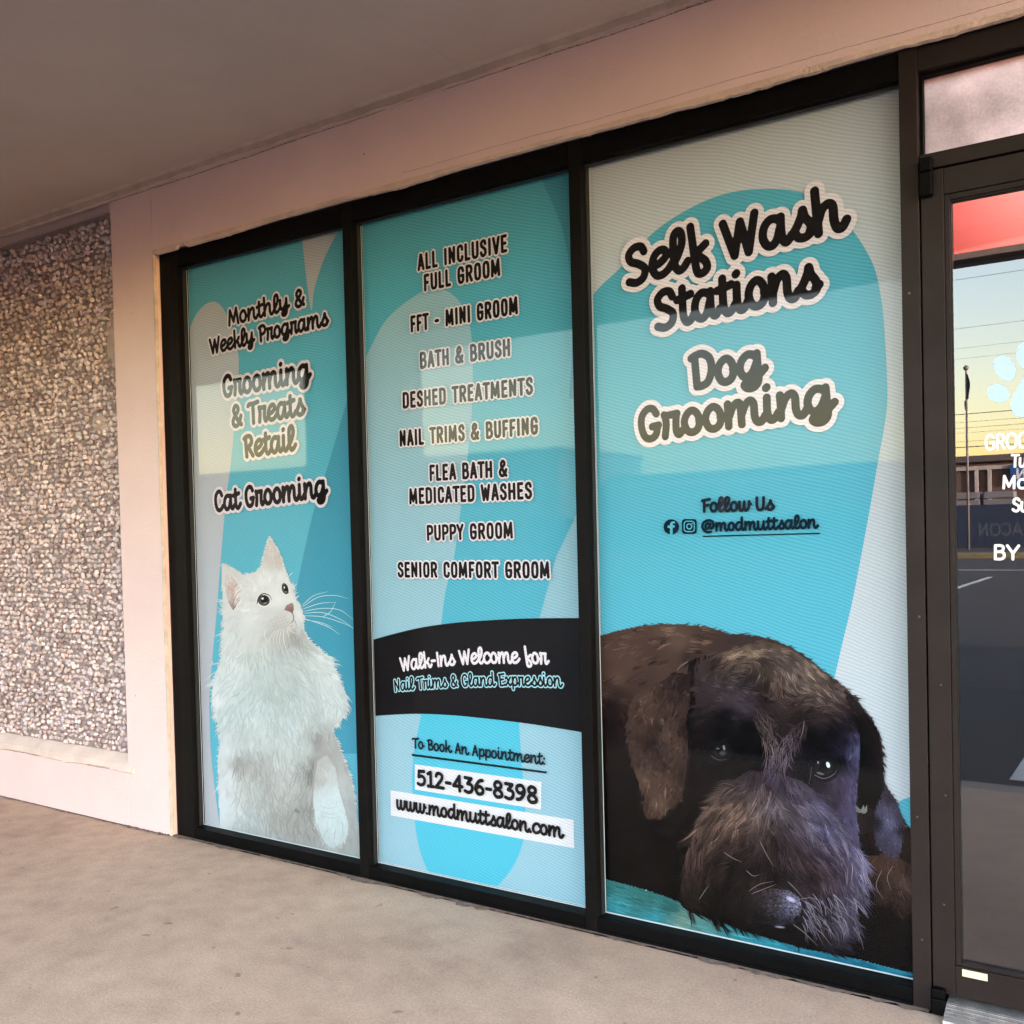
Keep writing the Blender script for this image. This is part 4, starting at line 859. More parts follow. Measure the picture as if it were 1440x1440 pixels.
D.ground(PAW, PAWC, .0560); D.hair(PAW, PAWC, [(1060, 920, 120), (1100, 960, 70), (1160, 960, 95), (1180, 1040, 60), (1090, 1040, 60)], 1100, 34, 3.2, .26, .0559, .0557, shine=.12, gain=2.3, wob=.35, curl=.14, lock=12)
MUZ = [(600, 575), (700, 582), (790, 612), (850, 660), (900, 720), (960, 800), (1010, 870), (1033, 930), (1020, 1000), (990, 1080), (960, 1180), (920, 1222), (800, 1196), (700, 1166), (560, 1136), (430, 1098), (372, 1076), (352, 1000), (362, 920), (388, 830), (422, 750), (480, 672), (540, 612)]
MUZC = [(620, 600, 46, 38, 46), (700, 620, 58, 50, 62), (760, 650, 66, 58, 74), (560, 640, 62, 51, 51), (640, 660, 80, 67, 68), (500, 690, 86, 69, 63), (560, 720, 100, 80, 71), (640, 740, 92, 76, 72), (690, 700, 92, 81, 88), (700, 760, 58, 49, 52), (760, 720, 84, 74, 86), (820, 700, 84, 77, 104), (870, 780, 98, 92, 128), (830, 830, 56, 48, 60), (900, 740, 82, 75, 100), (440, 760, 74, 59, 54), (420, 850, 52, 41, 39), (400, 920, 56, 43, 41), (378, 980, 40, 31, 31), (470, 820, 86, 69, 62), (520, 850, 40, 31, 31), (560, 800, 74, 59, 54), (600, 840, 36, 28, 29), (640, 820, 56, 46, 47), (690, 830, 34, 27, 29), (560, 900, 22, 17, 18), (620, 920, 22, 16, 18), (700, 930, 18, 13, 15), (480, 920, 34, 26, 26), (440, 1000, 24, 18, 18), (780, 880, 50, 40, 42), (850, 930, 56, 44, 47), (900, 900, 62, 52, 62), (930, 850, 78, 70, 94), (990, 860, 100, 92, 126), (1010, 920, 116, 106, 138), (1005, 980, 92, 84, 110), (960, 960, 66, 57, 72), (900, 1000, 58, 48, 56), (800, 960, 26, 20, 22), (950, 1060, 80, 72, 94), (965, 1120, 70, 63, 82), (880, 1060, 36, 29, 33), (840, 1080, 26, 21, 25), (900, 1150, 40, 35, 45), (940, 1190, 40, 36, 46),
        (640, 1000, 40, 31, 30), (580, 990, 30, 23, 23), (560, 1050, 24, 18, 18), (640, 1040, 46, 36, 35), (700, 1000, 46, 36, 36), (760, 1000, 44, 36, 42), (500, 1000, 19, 14, 15), (450, 1060, 14, 11, 11), (560, 1110, 10, 8, 9), (700, 1150, 11, 9, 11), (800, 1180, 14, 12, 16), (640, 1100, 12, 9, 10), (820, 1130, 18, 15, 19)]
MFL = [(640, 610, 95), (560, 640, 165), (480, 710, 140), (420, 820, 115), (390, 920, 100), (370, 1000, 95), (650, 700, 105), (690, 760, 88), (760, 700, 35), (830, 740, 42), (900, 800, 50), (980, 880, 58), (1005, 960, 75), (940, 1080, 85), (860, 1100, 55), (560, 780, 140), (600, 850, 125), (520, 870, 150), (480, 960, 130), (760, 850, 55), (850, 900, 42), (700, 900, 90), (620, 960, 110), (780, 980, 40), (900, 1000, 65), (560, 1060, 120), (450, 1040, 60), (420, 1090, 22), (560, 1125, 22), (700, 1150, 20), (820, 1190, 30), (930, 1150, 70), (940, 1215, 25)]
MUZC = [(c[0], c[1], c[2], c[3], c[4]-.25*max(0, c[4]-c[2])) for c in MUZC]
D.ground(MUZ, MUZC, .0555, step=4)
D.hair(MUZ, MUZC, MFL, 13000, 58, 2.3, .48, .0554, .0550, shine=.12, gain=1.9, wob=.24, curl=.09, lock=14, spread=4.)
TUFL = [(620, 360), (650, 365), (690, 430), (705, 470), (740, 440), (800, 395), (800, 430), (760, 500), (730, 580), (660, 585), (650, 540), (680, 500), (640, 430)]
MUZC = [(c[0], c[1], c[2], c[3], c[4]-.35*max(0, c[4]-c[2])) for c in MUZC]
GLO = [(c[0], c[1], min(255, c[2]*1.38), min(255, c[3]*1.38), min(255, c[4]*1.36)) for c in MUZC]
D.hair(MUZ, GLO, MFL, 1100, 64, 1.4, .35, .0550, .05497, shine=.25, gain=1.7, wob=.22, curl=.09, lock=7, spread=5.)
GLH = [(c[0], c[1], min(255, c[2]*1.42), min(255, c[3]*1.43), min(255, c[4]*1.4)) for c in HEADC]
D.hair([(500, 150), (740, 126), (945, 275), (985, 330), (900, 380), (760, 330), (560, 290), (480, 250)], GLH, HFL, 900, 30, 1.5, .3, .0560, .05598, shine=.25, gain=1.5, wob=.25, curl=.06, lock=6, spread=4.)
TC = [(640, 380, 74, 62, 62), (660, 430, 80, 67, 68), (690, 480, 96, 82, 86), (700, 530, 84, 72, 84), (740, 460, 86, 74, 82), (770, 420, 60, 49, 52), (680, 570, 74, 64, 80), (610, 360, 52, 43, 44)]
TF = [(640, 380, 62), (680, 460, 68), (700, 530, 88), (740, 470, 115), (780, 420, 122), (680, 570, 100)]
D.hair([(600, 335), (650, 345), (690, 410), (710, 470), (750, 420), (800, 385), (815, 415), (770, 490), (740, 560), (690, 600), (650, 570), (665, 500), (625, 430)], TC, TF, 330, 46, 2.8, .34, .0550, .05495, shine=.2, gain=1.7, wob=.28, curl=.06)
# nose, eyes, gap under the ear, stray bright hairs
NOSE = [(560, 1062), (585, 1028), (630, 1008), (690, 1002), (745, 1008), (782, 1034), (792, 1072), (780, 1108), (748, 1130), (700, 1136), (640, 1126), (590, 1104)]
D.ground(NOSE, [(590, 1060, 34, 27, 27), (640, 1040, 62, 50, 49), (690, 1035, 74, 62, 64), (735, 1035, 112, 106, 128), (765, 1060, 118, 113, 142), (745, 1085, 100, 95, 120), (700, 1070, 62, 54, 60), (780, 1100, 60, 56, 70), (640, 1085, 30, 23, 24), (690, 1105, 26, 21, 24), (740, 1118, 40, 36, 44), (640, 1115, 14, 11, 12), (575, 1080, 18, 14, 15)], .05492, step=4)
for q in range(700):
    px, py = rng.uniform(600, 788), rng.uniform(1006, 1128)
    if not inside(NOSE, np.array([px]), np.array([py]))[0]: continue
    li_ = max(0., min(1., (px-620)/150))*max(.2, 1-abs(py-1062)/75); v_ = (24+110*li_)*rng.uniform(.75, 1.2) if rng.random() < .45 else 12+38*li_
    D.blob(px, py, rng.uniform(2, 3.6), rng.uniform(1.6, 3), 20, (v_, v_*.95, v_*1.14), .0548-.000004*(q % 60), n=8)
D.blob(632, 1106, 44, 17, 12, (6, 5, 6), .0545, (16, 13, 14)); D.blob(772, 1112, 13, 10, -50, (8, 7, 8), .0545, (24, 21, 26)); D.blob(712, 1140, 22, 5, 6, (120, 120, 138), .05445, (30, 28, 34)); D.blob(752, 1040, 20, 9, 25, (168, 164, 196), .05442, (120, 115, 144))
for x, y, rx, ry in ((497, 505, 30, 26), (872, 562, 40, 36)):
    D.blob(x, y, rx*1.45, ry*1.5, 5, (8, 6, 8), .0549, (15, 12, 14)); D.blob(x, y, rx, ry, 5, (30, 28, 30), .0548, (12, 10, 11)); D.blob(x, y, rx*.5, ry*.55, 0, (6, 5, 6), .0547, (14, 12, 13))
D.blob(510, 492, 4, 9, -10, (112, 114, 120), .0546); D.blob(488, 495, 6, 2.5, 10, (84, 86, 92), .0546); D.blob(505, 512, 16, 11, 0, (58, 58, 62), .05465, (16, 15, 16))
D.blob(886, 554, 6.5, 11, -20, (205, 206, 212), .0546); D.blob(850, 545, 2.6, 5, 0, (130, 131, 137), .0546); D.blob(858, 585, 14, 4, 15, (84, 84, 92), .0546)
D.line([(836, 590), (870, 603), (905, 590), (918, 572)], 3.4, (84, 79, 100), .0546); D.line([(826, 560), (822, 600), (815, 625)], 3, (60, 55, 70), .0546); D.line([(462, 520), (490, 536), (520, 534)], 4, (60, 52, 54), .0546)
GAPP = [(985, 697), (992, 704), (1001, 716), (1008, 712), (1014, 700), (1020, 712), (1028, 694), (1027, 722), (1018, 730), (1002, 727), (988, 724)]
D.ground(GAPP, [(990, 705, 110, 110, 106), (1010, 720, 150, 150, 144), (1024, 700, 140, 140, 136), (1005, 730, 60, 56, 54)], .0549, step=3)
for q in [[(590, 935), (615, 955), (640, 950)], [(600, 1010), (640, 985), (690, 975)], [(610, 1020), (660, 1000), (700, 985)], [(740, 975), (770, 1005), (800, 1040)], [(780, 1040), (830, 1035), (870, 1060), (900, 1110)], [(760, 1130), (800, 1160), (850, 1210)], [(800, 1120), (860, 1160), (900, 1210)], [(830, 1090), (880, 1130), (915, 1190)], [(510, 870), (540, 890), (575, 905)], [(420, 1040), (440, 1010), (455, 990)], [(640, 830), (665, 880), (690, 920)], [(800, 395), (795, 430), (785, 460)], [(380, 180), (350, 200), (340, 215)], [(1080, 935), (1060, 990), (1085, 1040)], [(1120, 920), (1100, 960), (1115, 1010)]]:
    D.line(q, 1.9, (128, 116, 112), .0544)
for q in range(120):
    x, y = rng.uniform(790, 985), rng.uniform(1020, 1150); L = rng.uniform(40, 90); a = math.radians(rng.uniform(40, 80))
    D.line([(x, y), (x+L*.5*math.cos(a-.15), y+L*.5*math.sin(a-.15)), (x+L*math.cos(a), y+L*math.sin(a))], rng.uniform(1.6, 3), tuple(np.array((128, 118, 138))*rng.uniform(.4, 1.05)), .0544-.000003*q)
for q in range(200):                                       # loose hair along the outline
    i = rng.integers(3, 27); a, b = np.array(SIL[i]), np.array(SIL[i+1]); p = a+(b-a)*rng.random(); t = math.atan2(*(b-a)[::-1])+rng.normal(-.35, .3)
    D.line([tuple(p), (p[0]+9*math.cos(t), p[1]+9*math.sin(t)), (p[0]+15*math.cos(t+.25), p[1]+15*math.sin(t+.25))], 2.2, (64, 52, 50), .0544-.000003*(q % 90))
D.build('dog_picture', M_print, FILMS[2][0], 'printed picture of a shaggy black dog lying with its chin down', (2.256, 3.284))

# ---- the white cat
CATK = .945
K = Picture(260, 720, 2.88, short=lambda x, y: np.where(y < 258, .3, np.where(y < 480, .6, 1.)))
CAT = [(147, 215), (160, 208), (185, 220), (215, 240), (240, 258), (290, 240), (303, 225), (318, 180), (333, 122), (345, 98), (356, 115), (376, 150), (395, 190), (402, 225), (415, 255), (430, 290), (440, 325), (450, 355), (463, 372), (475, 400), (482, 440), (480, 470), (500, 510), (540, 550), (575, 580), (600, 615), (625, 670), (640, 720), (660, 770), (654, 815), (630, 850), (598, 880), (625, 940), (650, 1010), (680, 1090), (692, 1180), (720, 1430), (560, 1400), (140, 1290), (137, 1150), (132, 1000), (145, 920), (135, 870), (115, 800), (108, 740), (113, 690), (135, 640), (150, 560), (155, 470), (152, 380), (150, 300)]
CATC = [(160, 230, 224, 220, 222), (200, 260, 226, 222, 224), (270, 270, 230, 226, 228), (345, 140, 226, 214, 212), (380, 200, 218, 208, 208), (320, 290, 234, 232, 234), (390, 270, 234, 232, 234), (250, 330, 230, 228, 230), (430, 330, 232, 230, 232), (370, 350, 236, 235, 236), (200, 420, 224, 224, 228), (270, 420, 230, 230, 232), (340, 420, 222, 218, 218), (390, 430, 216, 210, 210), (460, 420, 230, 230, 232), (400, 480, 214, 206, 204), (350, 480, 214, 210, 210), (440, 510, 190, 182, 180), (380, 530, 206, 204, 204), (300, 520, 220, 222, 224), (180, 520, 220, 226, 232), (200, 640, 222, 232, 238), (320, 620, 206, 220, 222), (400, 600, 204, 218, 220), (460, 570, 206, 212, 212), (540, 600, 222, 228, 230), (580, 680, 224, 230, 232), (500, 680, 208, 218, 220), (420, 680, 202, 214, 214), (340, 700, 200, 216, 218), (250, 740, 204, 224, 228), (140, 740, 222, 232, 240), (180, 830, 206, 224, 230), (300, 820, 206, 224, 228), (400, 760, 200, 214, 216), (480, 760, 206, 220, 222), (600, 780, 220, 228, 230), (640, 790, 214, 222, 226), (520, 840, 204, 212, 212), (430, 860, 206, 222, 226), (340, 920, 204, 218, 220), (240, 920, 206, 218, 222), (160, 960, 216, 226, 234), (230, 1020, 186, 184, 182), (300, 1020, 196, 198, 196), (400, 980, 208, 218, 220), (480, 950, 208, 216, 216), (540, 920, 184, 178, 176), (570, 980, 190, 186, 184), (530, 1040, 160, 154, 152), (600, 1050, 196, 196, 196), (640, 1100, 206, 206, 206), (670, 1200, 196, 198, 198), (180, 1080, 218, 226, 234), (170, 1200, 214, 226, 236), (260, 1120, 206, 212, 212), (340, 1120, 196, 198, 196), (420, 1100, 202, 206, 204), (480, 1140, 190, 190, 188), (510, 1200, 178, 176, 174), (280, 1240, 196, 208, 212), (370, 1240, 190, 192, 188), (440, 1260, 186, 184, 180), (300, 1320, 190, 196, 198), (500, 1320, 182, 180, 178), (660, 1330, 190, 192, 190), (580, 1150, 206, 224, 230)]
CFL = [(180, 300, 250), (250, 300, 200), (300, 270, 240), (380, 260, 280), (345, 160, 275), (250, 400, 170), (330, 430, 150), (200, 480, 120), (420, 300, 300), (460, 440, 60), (400, 500, 100), (250, 560, 110), (340, 600, 75), (430, 620, 45), (560, 620, 40), (620, 740, 55), (600, 850, 110), (480, 700, 60), (380, 720, 80), (280, 720, 115), (180, 700, 130), (150, 850, 100), (250, 900, 95), (380, 880, 80), (480, 860, 75), (540, 950, 95), (180, 1100, 92), (300, 1080, 80), (380, 1180, 75), (450, 1150, 100), (640, 1100, 75), (300, 1280, 85), (600, 1200, 90)]
CATC = [(c[0], c[1])+tuple(238-(238-np.array(c[2:]))*1.35) for c in CATC]
CATC = [(c[0], c[1])+tuple(CATK*(.45*np.array(c[2:])+.55*np.mean(c[2:]))*np.array((1.0, .99, .995))) for c in CATC]
K.ground(CAT, CATC, .0570, step=4)
K.hair(CAT, CATC, CFL, 10000, 38, 3.2, .06, .05695, .0564, shine=.12, gain=1.07, wob=.30, curl=.05, lock=12, spread=4.5)
K.hair([(110, 600), (480, 500), (660, 780), (600, 880), (480, 960), (140, 900)], [(c[0], c[1], c[2]*.93, c[3]*.945, c[4]*.945) for c in CATC], CFL, 420, 50, 5, .03, .0564, .0562, shine=0, wob=.3, curl=.06)
K.hair([(200, 950), (520, 950), (520, 1330), (200, 1290)], [(c[0], c[1], c[2]*.93, c[3]*.925, c[4]*.92) for c in CATC], CFL, 330, 52, 5, .03, .0562, .0561, shine=0, wob=.3, curl=.06)
for q in range(420):                                       # fluffy outline
    i = rng.integers(0, len(CAT)-1); a, b = np.array(CAT[i], float), np.array(CAT[i+1], float)
    if a[1] > 1240 or b[1] > 1260: continue
    p = a+(b-a)*rng.random(); n_ = np.array([(b-a)[1], -(b-a)[0]]); n_ /= np.linalg.norm(n_)+1e-9; t = (b-a)/(np.linalg.norm(b-a)+1e-9)
    sgn_ = 1 if a[1] < b[1] else -1; L = rng.uniform(6, 15)*(.45 if a[1] < 480 else 1); d = n_*.75+t*sgn_*rng.uniform(.3, 1.0)
    K.line([tuple(p-n_*5), tuple(p+d*L*.5), tuple(p+d*L+np.array([0, L*.2]))], rng.uniform(2, 4), tuple(np.array((210, 217, 221))*rng.uniform(.92, 1.0)), .0561-.000003*q)
# ears, eyes, nose, mouth, whiskers, paw
EI = [(163, 262), (172, 250), (200, 272), (224, 305), (228, 340), (214, 372), (196, 398), (178, 370), (166, 320)]
EIC = [(175, 270, 204, 190, 190), (190, 310, 188, 162, 160), (205, 350, 164, 140, 138), (200, 385, 140, 122, 120), (222, 330, 204, 188, 188), (172, 340, 200, 182, 182)]
K.ground(EI, EIC, .0560, step=4); K.hair(EI, EIC, [(190, 300, 70), (200, 370, 80)], 260, 20, 2.4, .10, .05595, .0559, shine=.3, gain=1.3, wob=.3)
for q in range(22): x = 228+rng.uniform(-6, 6); y = 290+q*4.5; K.line([(x, y), (x-18, y+14), (x-28, y+34)], 2.2, (228, 224, 224), .0558-.000004*q)
EO = [(345, 122), (362, 150), (388, 196), (394, 222), (350, 214), (326, 214), (334, 160)]
EOC = [(345, 150, 226, 212, 208), (370, 190, 206, 188, 184), (350, 205, 214, 202, 200)]
K.hair(EO, EOC, [(350, 180, 80)], 200, 18, 2.6, .06, .0560, .0559, wob=.3)
for (x, y, rx, ry, ro) in ((320, 358, 24, 22, 10), (406, 313, 13, 21, -22)):
    K.blob(x, y, rx*1.28, ry*1.25, ro, (190, 180, 178), .0559, (226, 222, 224)); K.blob(x, y, rx, ry, ro, (112, 106, 98), .0558, (40, 35, 34)); K.blob(x+2, y-2, rx*.66, ry*.70, ro, (20, 17, 18), .0557, (34, 30, 30))
    K.blob(x-rx*.22, y-ry*.35, rx*.2, ry*.2, 0, (225, 226, 230), .0556); K.blob(x+rx*.2, y+ry*.5, rx*.32, ry*.13, -15, (128, 122, 116), .0556)
K.line([(292, 372), (300, 345), (318, 331), (342, 338), (352, 356)], 5, (62, 54, 54), .0556); K.line([(393, 298), (402, 290), (415, 302), (420, 330)], 4.5, (62, 54, 54), .0556)
NOS = [(402, 396), (408, 382), (422, 371), (436, 369), (442, 380), (440, 398), (436, 412), (426, 404), (412, 400)]
K.ground(NOS, [(410, 392, 150, 118, 114), (430, 378, 168, 134, 132), (434, 400, 128, 96, 94), (424, 400, 112, 82, 80)], .0557, step=3)
K.line([(436, 410), (441, 428), (436, 444), (424, 452)], 4.5, (150, 128, 126), .0556); K.line([(437, 432), (448, 446), (452, 462)], 3.5, (172, 156, 154), .0556); K.blob(432, 462, 16, 9, -20, (196, 178, 176), .05565, (212, 206, 206))
for i in range(5):
    for j in range(4): K.blob(352+i*13+j*5, 440-i*4+j*12, 2.6, 2.2, 0, (176, 164, 162), .0556, n=8)
for q in ([(476, 378), (520, 340), (580, 322)], [(478, 384), (540, 345), (610, 338), (662, 352)], [(480, 392), (550, 370), (612, 366)], [(482, 402), (560, 390), (630, 398), (682, 436)], [(484, 410), (560, 408), (640, 440), (688, 478)], [(484, 420), (560, 425), (640, 450), (690, 472)], [(486, 432), (540, 450), (590, 470), (628, 498)], [(486, 436), (550, 448), (600, 466)], [(560, 424), (590, 404), (612, 362)]):
    K.line(q, 2.0, (222, 234, 238), .0555)
for q in ([(392, 470), (384, 520), (396, 578)], [(400, 474), (402, 530), (424, 582)], [(384, 470), (372, 520), (385, 560)], [(412, 470), (420, 500), (428, 540)], [(366, 480), (346, 510), (342, 545)], [(330, 470), (322, 500), (335, 525)], [(416, 472), (436, 486), (458, 496)], [(376, 476), (360, 510), (360, 540)]):
    K.line(q, 1.6, (236, 236, 236), .0555)
LEG = [(532, 1010), (575, 985), (610, 1040), (622, 1120), (645, 1200), (662, 1270), (656, 1322), (632, 1340), (602, 1366), (560, 1332), (530, 1262), (520, 1180), (524, 1090)]
LEGC = [(560, 1020, 188, 184, 182), (590, 1060, 200, 202, 202), (545, 1090, 184, 180, 178), (575, 1130, 200, 216, 222), (610, 1150, 204, 224, 230), (560, 1190, 198, 220, 228), (620, 1210, 202, 224, 230), (545, 1240, 190, 212, 220), (590, 1250, 196, 220, 228), (640, 1270, 198, 218, 224), (570, 1310, 188, 208, 214), (610, 1320, 198, 220, 226), (640, 1320, 190, 208, 214), (600, 1355, 184, 200, 204)]
LEGC = [(c[0], c[1])+tuple(CATK*(.55*np.array(c[2:])+.45*np.mean(c[2:]))*np.array((1.0, .99, .995))) for c in LEGC]
K.ground(LEG, LEGC, .0560, step=5); K.hair(LEG, LEGC, [(570, 1050, 85), (590, 1150, 85), (560, 1230, 100), (640, 1250, 75), (600, 1320, 95)], 700, 22, 3.4, .05, .05595, .0558, shine=.1, gain=1.08, wob=.3)
for q in ([(528, 1000), (522, 1080), (518, 1170), (526, 1250)], [(540, 985), (530, 1040), (526, 1090)]): K.line(q, 6, (160, 154, 152), .0556)
for q in ([(628, 1130), (650, 1200), (668, 1268), (662, 1322)], [(534, 1260), (562, 1334), (602, 1370), (634, 1346)]): K.line(q, 5, (172, 170, 170), .0556)
for q in ([(582, 1282), (566, 1306), (562, 1334)], [(612, 1284), (606, 1312), (600, 1352)], [(638, 1278), (640, 1306), (632, 1334)]): K.line(q, 3.4, (166, 174, 178), .0556)
for q in ([(545, 1188), (580, 1200), (625, 1192)], [(550, 1212), (590, 1224), (636, 1212)], [(556, 1232), (596, 1240), (640, 1232)]): K.line(q, 3, (168, 186, 194), .0556)
K.build('cat_picture', M_print, FILMS[0][0], 'printed picture of a white fluffy cat looking up', (.131, 1.156))

# ================================================================== LIT SIGN AND LAMP INSIDE
M_red = bpy.data.materials.new('red_sign_face'); M_red.use_nodes = True
N, L, B = nodes(M_red); B.inputs['Base Color'].default_value = (.70, .06, .035, 1); B.inputs['Roughness'].default_value = .25
B.inputs['Emission Color'].default_value = (1.0, .20, .13, 1); B.inputs['Emission Strength'].default_value = 0.13
gt = N.new('ShaderNodeTexCoord'); mp = N.new('ShaderNodeMapping'); mp.vector_type = 'POINT'; mp.inputs['Location'].default_value = (.50*2.2, 0, -.30*2.2); mp.inputs['Scale'].default_value = (2.2, 2.2, 2.2)
gd = N.new('ShaderNodeTexGradient'); gd.gradient_type = 'SPHERICAL'; L.new(gt.outputs['Object'], mp.inputs['Vector']); L.new(mp.outputs[0], gd.inputs[0])
ma = N.new('ShaderNodeMath'); ma.operation = 'MULTIPLY_ADD'; ma.inputs[1].default_value = 0.13*1.6; ma.inputs[2].default_value = 0.13; L.new(gd.outputs['Fac'], ma.inputs[0]); L.new(ma.outputs[0], B.inputs['Emission Strength'])
er = N.new('ShaderNodeValToRGB'); er.color_ramp.elements[0].color = (1, .16, .10, 1); er.color_ramp.elements[1].color = (1, .42, .27, 1); L.new(gd.outputs['Fac'], er.inputs[0]); L.new(er.outputs[0], B.inputs['Emission Color'])
sg = empty('lit_sign', 'glowing red sign hanging inside the shop above the door', 'sign', (4.2, .5, 2.24))
o = MB().box(-1.0, 1.0, 0, .06, 0, .42).build('sign_face', M_red, sg, bevel=.004)
o = MB().box(-1.01, 1.01, -.006, .066, -.02, -.001).build('sign_frame', M_black, sg)
lamp = empty('ceiling_lamp', 'bright white ceiling lamp inside the shop behind the transom', 'lamp', (3.75, .75, 2.90))
MB().box(-.3, .3, -.08, .08, 0, .04).build('housing', mat('lamp_housing', (.7, .7, .7), .5), lamp)
MB().box(-.28, .28, -.06, .06, -.012, -.001).build('diffuser', emat('lamp_diffuser', (1, .94, .86), 12), lamp)

# ================================================================== ACROSS THE PARKING LOT (seen mirrored in the glass)
M_brick = mat('brown_brick', (.115, .070, .058), .9, noise=(1.5, .15, 9))
M_pale = mat('pale_metal', (.42, .39, .36), .7)
bl = empty('brick_warehouse', 'long low brown warehouse across the parking lot', 'building', (-10, -66, -.15))
MB().box(-23, 55, -10, 0, 0, 5.05).build('wall', M_brick, bl)
MB().box(-23.3, 55.3, -10.2, .5, 5.051, 5.44).build('roof_edge', mat('dark_roof_edge', (.10, .085, .08), .8), bl)
MB().box(-23, 55, .02, .22, 4.55, 4.80).build('gutter', M_pale, bl)
for x in (3.0, 3.75, -14, 20, 34): MB().box(x-.10, x+.10, .02, .22, 0, 4.55).build('downpipe', M_pale, bl)
tl = empty('tall_building', 'taller flat roofed building left of the warehouse', 'building', (-110, -63, -.15))
MB().box(-190, 74, -14, 0, 0, 7.35).build('wall', mat('drab_render', (.16, .13, .12), .9, noise=(.4, .12, 8)), tl)
MB().box(-190, 74.3, -14, .3, 7.351, 7.75).build('parapet', mat('parapet', (.12, .10, .09), .9), tl)
ob = empty('sun_blocker', 'unseen tall block added behind the shop to hide the low sun', 'building', (-90, 45, -.15))  # added out of view behind the shop, blocks all direct sun
MB().box(-190, 150, 0, 20, 0, 27).build('wall', mat('sun_blocker_wall', (.22, .19, .17), .9, noise=(.3, .1, 6)), ob)
for k in range(6):
    MB().box(-188, 148, -.1, -.01, 3+3.9*k, 4.8+3.9*k).build('sun_blocker_band', mat('sun_blocker_glass', (.03, .035, .04), .2) if k == 0 else bpy.data.materials['sun_blocker_glass'], ob)
fe = empty('blue_fence', 'blue sheeted yard fence with faint lettering across the lot', 'fence', (-5, -54, -.15))
MB().box(-28, 45, -.05, 0, .02, 2.22).build('sheet', mat('blue_sheet', (.012, .028, .058), .75, noise=(1.2, .12, 8)), fe)
for k in range(30): MB().box(-28+2.5*k, -27.94+2.5*k, -.12, -.06, 0, 2.3).build('post', M_pale, fe)
for k, x in enumerate((-5.9, -4.3, -2.6)):
    st = empty('roofing_stack', ['grey stack of wrapped bundles behind the fence below the flagpole', 'grey stack of wrapped bundles, middle of the three behind the fence', 'lower grey stack of bundles furthest from the flagpole'][k], 'stack', (x, -56, -.15), 'stacks of bundles behind the blue fence')
    for j in range(7 if k < 2 else 6):
        a = rng.uniform(-.04, .04)
        MB().box(-.72+a, .72+a, -.6, .6, .05+j*.42, .40+j*.42).build('bundle', mat('grey_wrap', (.17, .17, .18), .7) if j == 0 and k == 0 else bpy.data.materials['grey_wrap'], st, bevel=.02)
sgn = empty('company_sign', 'blue sign with white lettering on the warehouse wall', 'sign', (-3.1, -65.76, 4.0))
MB().box(-1.95, 1.95, 0, .12, -.65, .62).build('sign_board', mat('blue_sign', (.02, .09, .30), .5), sgn, bevel=.01)
fl = empty('flagpole', 'tall thin flagpole with its flag hanging limp', 'flagpole', (-4.88, -50, -.15))
MB().tube([(0, 0, 0), (0, 0, 8.75)], [.07, .045], 10).build('pole', mat('grey_pole', (.16, .15, .15), .5), fl, smooth=True)
b = bmesh.new(); bmesh.ops.create_uvsphere(b, u_segments=12, v_segments=8, radius=.13, matrix=Matrix.Translation((0, 0, 8.84)))
me = bpy.data.meshes.new('finial'); b.to_mesh(me); b.free(); link('finial', me, mat('finial', (.12, .11, .1), .4), fl)
fv = MB(); cols = 7; rows = 16
for i in range(rows):
    t = i/(rows-1); z = 8.55-2.0*t
    wd = .05+.30*math.sin(math.pi*min(1, t*1.15)**.8)*(.7+.3*math.sin(t*9))
    for j in range(cols):
        u = j/(cols-1); fv.v.append((.04+wd*u*(-.9 if t > .55 else .5), .09*math.sin(u*7+t*3)*(.3+u), z-.25*u*t))
for i in range(rows-1):
    for j in range(cols-1): fv.f.append((i*cols+j, i*cols+j+1, (i+1)*cols+j+1, (i+1)*cols+j)); fv.mi.append(0)
o = fv.build('flag', mat('dark_flag', (.06, .05, .055), .9), fl)
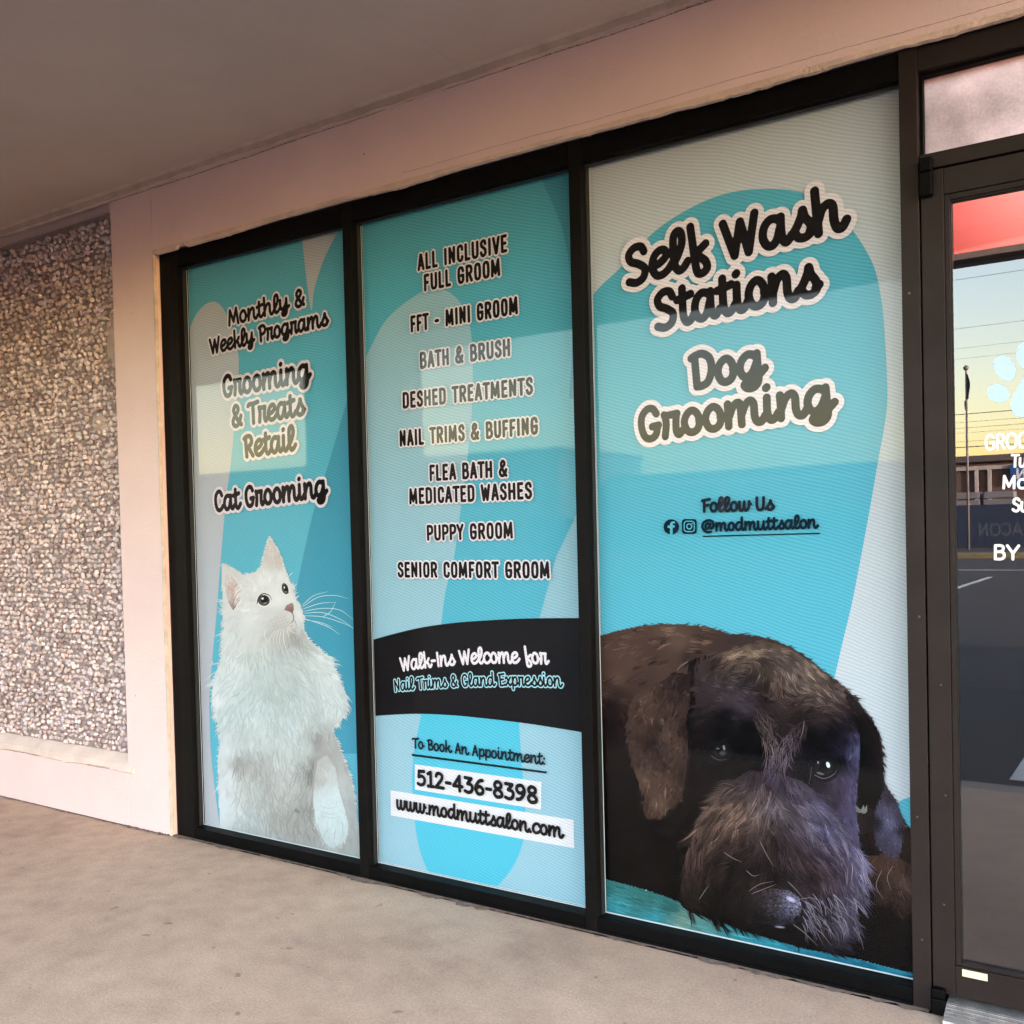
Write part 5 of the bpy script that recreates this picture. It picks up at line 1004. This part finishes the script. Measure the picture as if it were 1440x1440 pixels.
sm = o.modifiers.new('cloth', 'SOLIDIFY'); sm.thickness = .012
# power lines along the street
def mx_(s, y): return 1.395+s*(-y+3.0)
pole_x = (-64, 29)
for i, x in enumerate(pole_x):
    pp = empty('power_pole', ['wooden power pole far to the left across the lot', 'wooden power pole far to the right across the lot'][i], 'power pole', (x, -33, -.15), 'power poles along the street')
    MB().tube([(0, 0, 0), (0, 0, 10.4)], [.15, .10], 10).build('pole', mat('pole_wood', (.10, .075, .06), .9) if i == 0 else bpy.data.materials['pole_wood'], pp, smooth=True)
    MB().box(-.06, .06, -1.1, 1.1, 8.9, 9.02).build('crossarm', bpy.data.materials['pole_wood'], pp)
M_wire = mat('black_wire', (.02, .02, .02), .6)
for i, (s, r) in enumerate(((.2303, .008), (.2189, .013), (.1741, .010), (.1558, .008), (.1462, .007), (.0953, .022), (.0879, .010), (.0826, .012), (.0781, .007), (.0702, .009), (.065, .026))):
    y = -33-.12*(i % 3); z = mx_(s, y)
    pts = [(x, y, z+.45*(((x+8)/45)**2)) for x in np.linspace(-64, 29, 30)]
    wd = MB().tube(pts, r*.55, 5).build('power_line', M_wire)
    tag(wd, 'thin black overhead wire, %s counted up from the warehouse roof' % ('eleventh tenth ninth eighth seventh sixth fifth fourth third second first'.split()[i]), 'power line', 'power lines over the street')
def far_text(text, parent, x_left, z0, hgt, y, m, width):
    """upright lettering on a far wall that faces the shop (reads towards -x)"""
    s, _ = layout(text, BOLD, 1., 2); w0 = s.reshape(-1, 2)[:, 0].max(); s = s.copy()
    D, mn = field(s, 9, 1.6, np.ones(len(s))); V, F = contour(D, mn, 1.6, 5.5)
    me = bpy.data.meshes.new('lettering'); me.from_pydata([(x_left-p[0]*width/w0, y, z0+p[1]*hgt/56) for p in V], [], F); me.update()
    link('lettering', me, m, parent)
far_text('BEACON', fe, 2.9, .62, .60, .006, mat('faint_letter_paint', (.05, .07, .10), .7), 2.9)
far_text('BEACON', sgn, 1.75, -.28, .62, .126, mat('white_letter_paint', (.75, .75, .75), .6), 3.3)
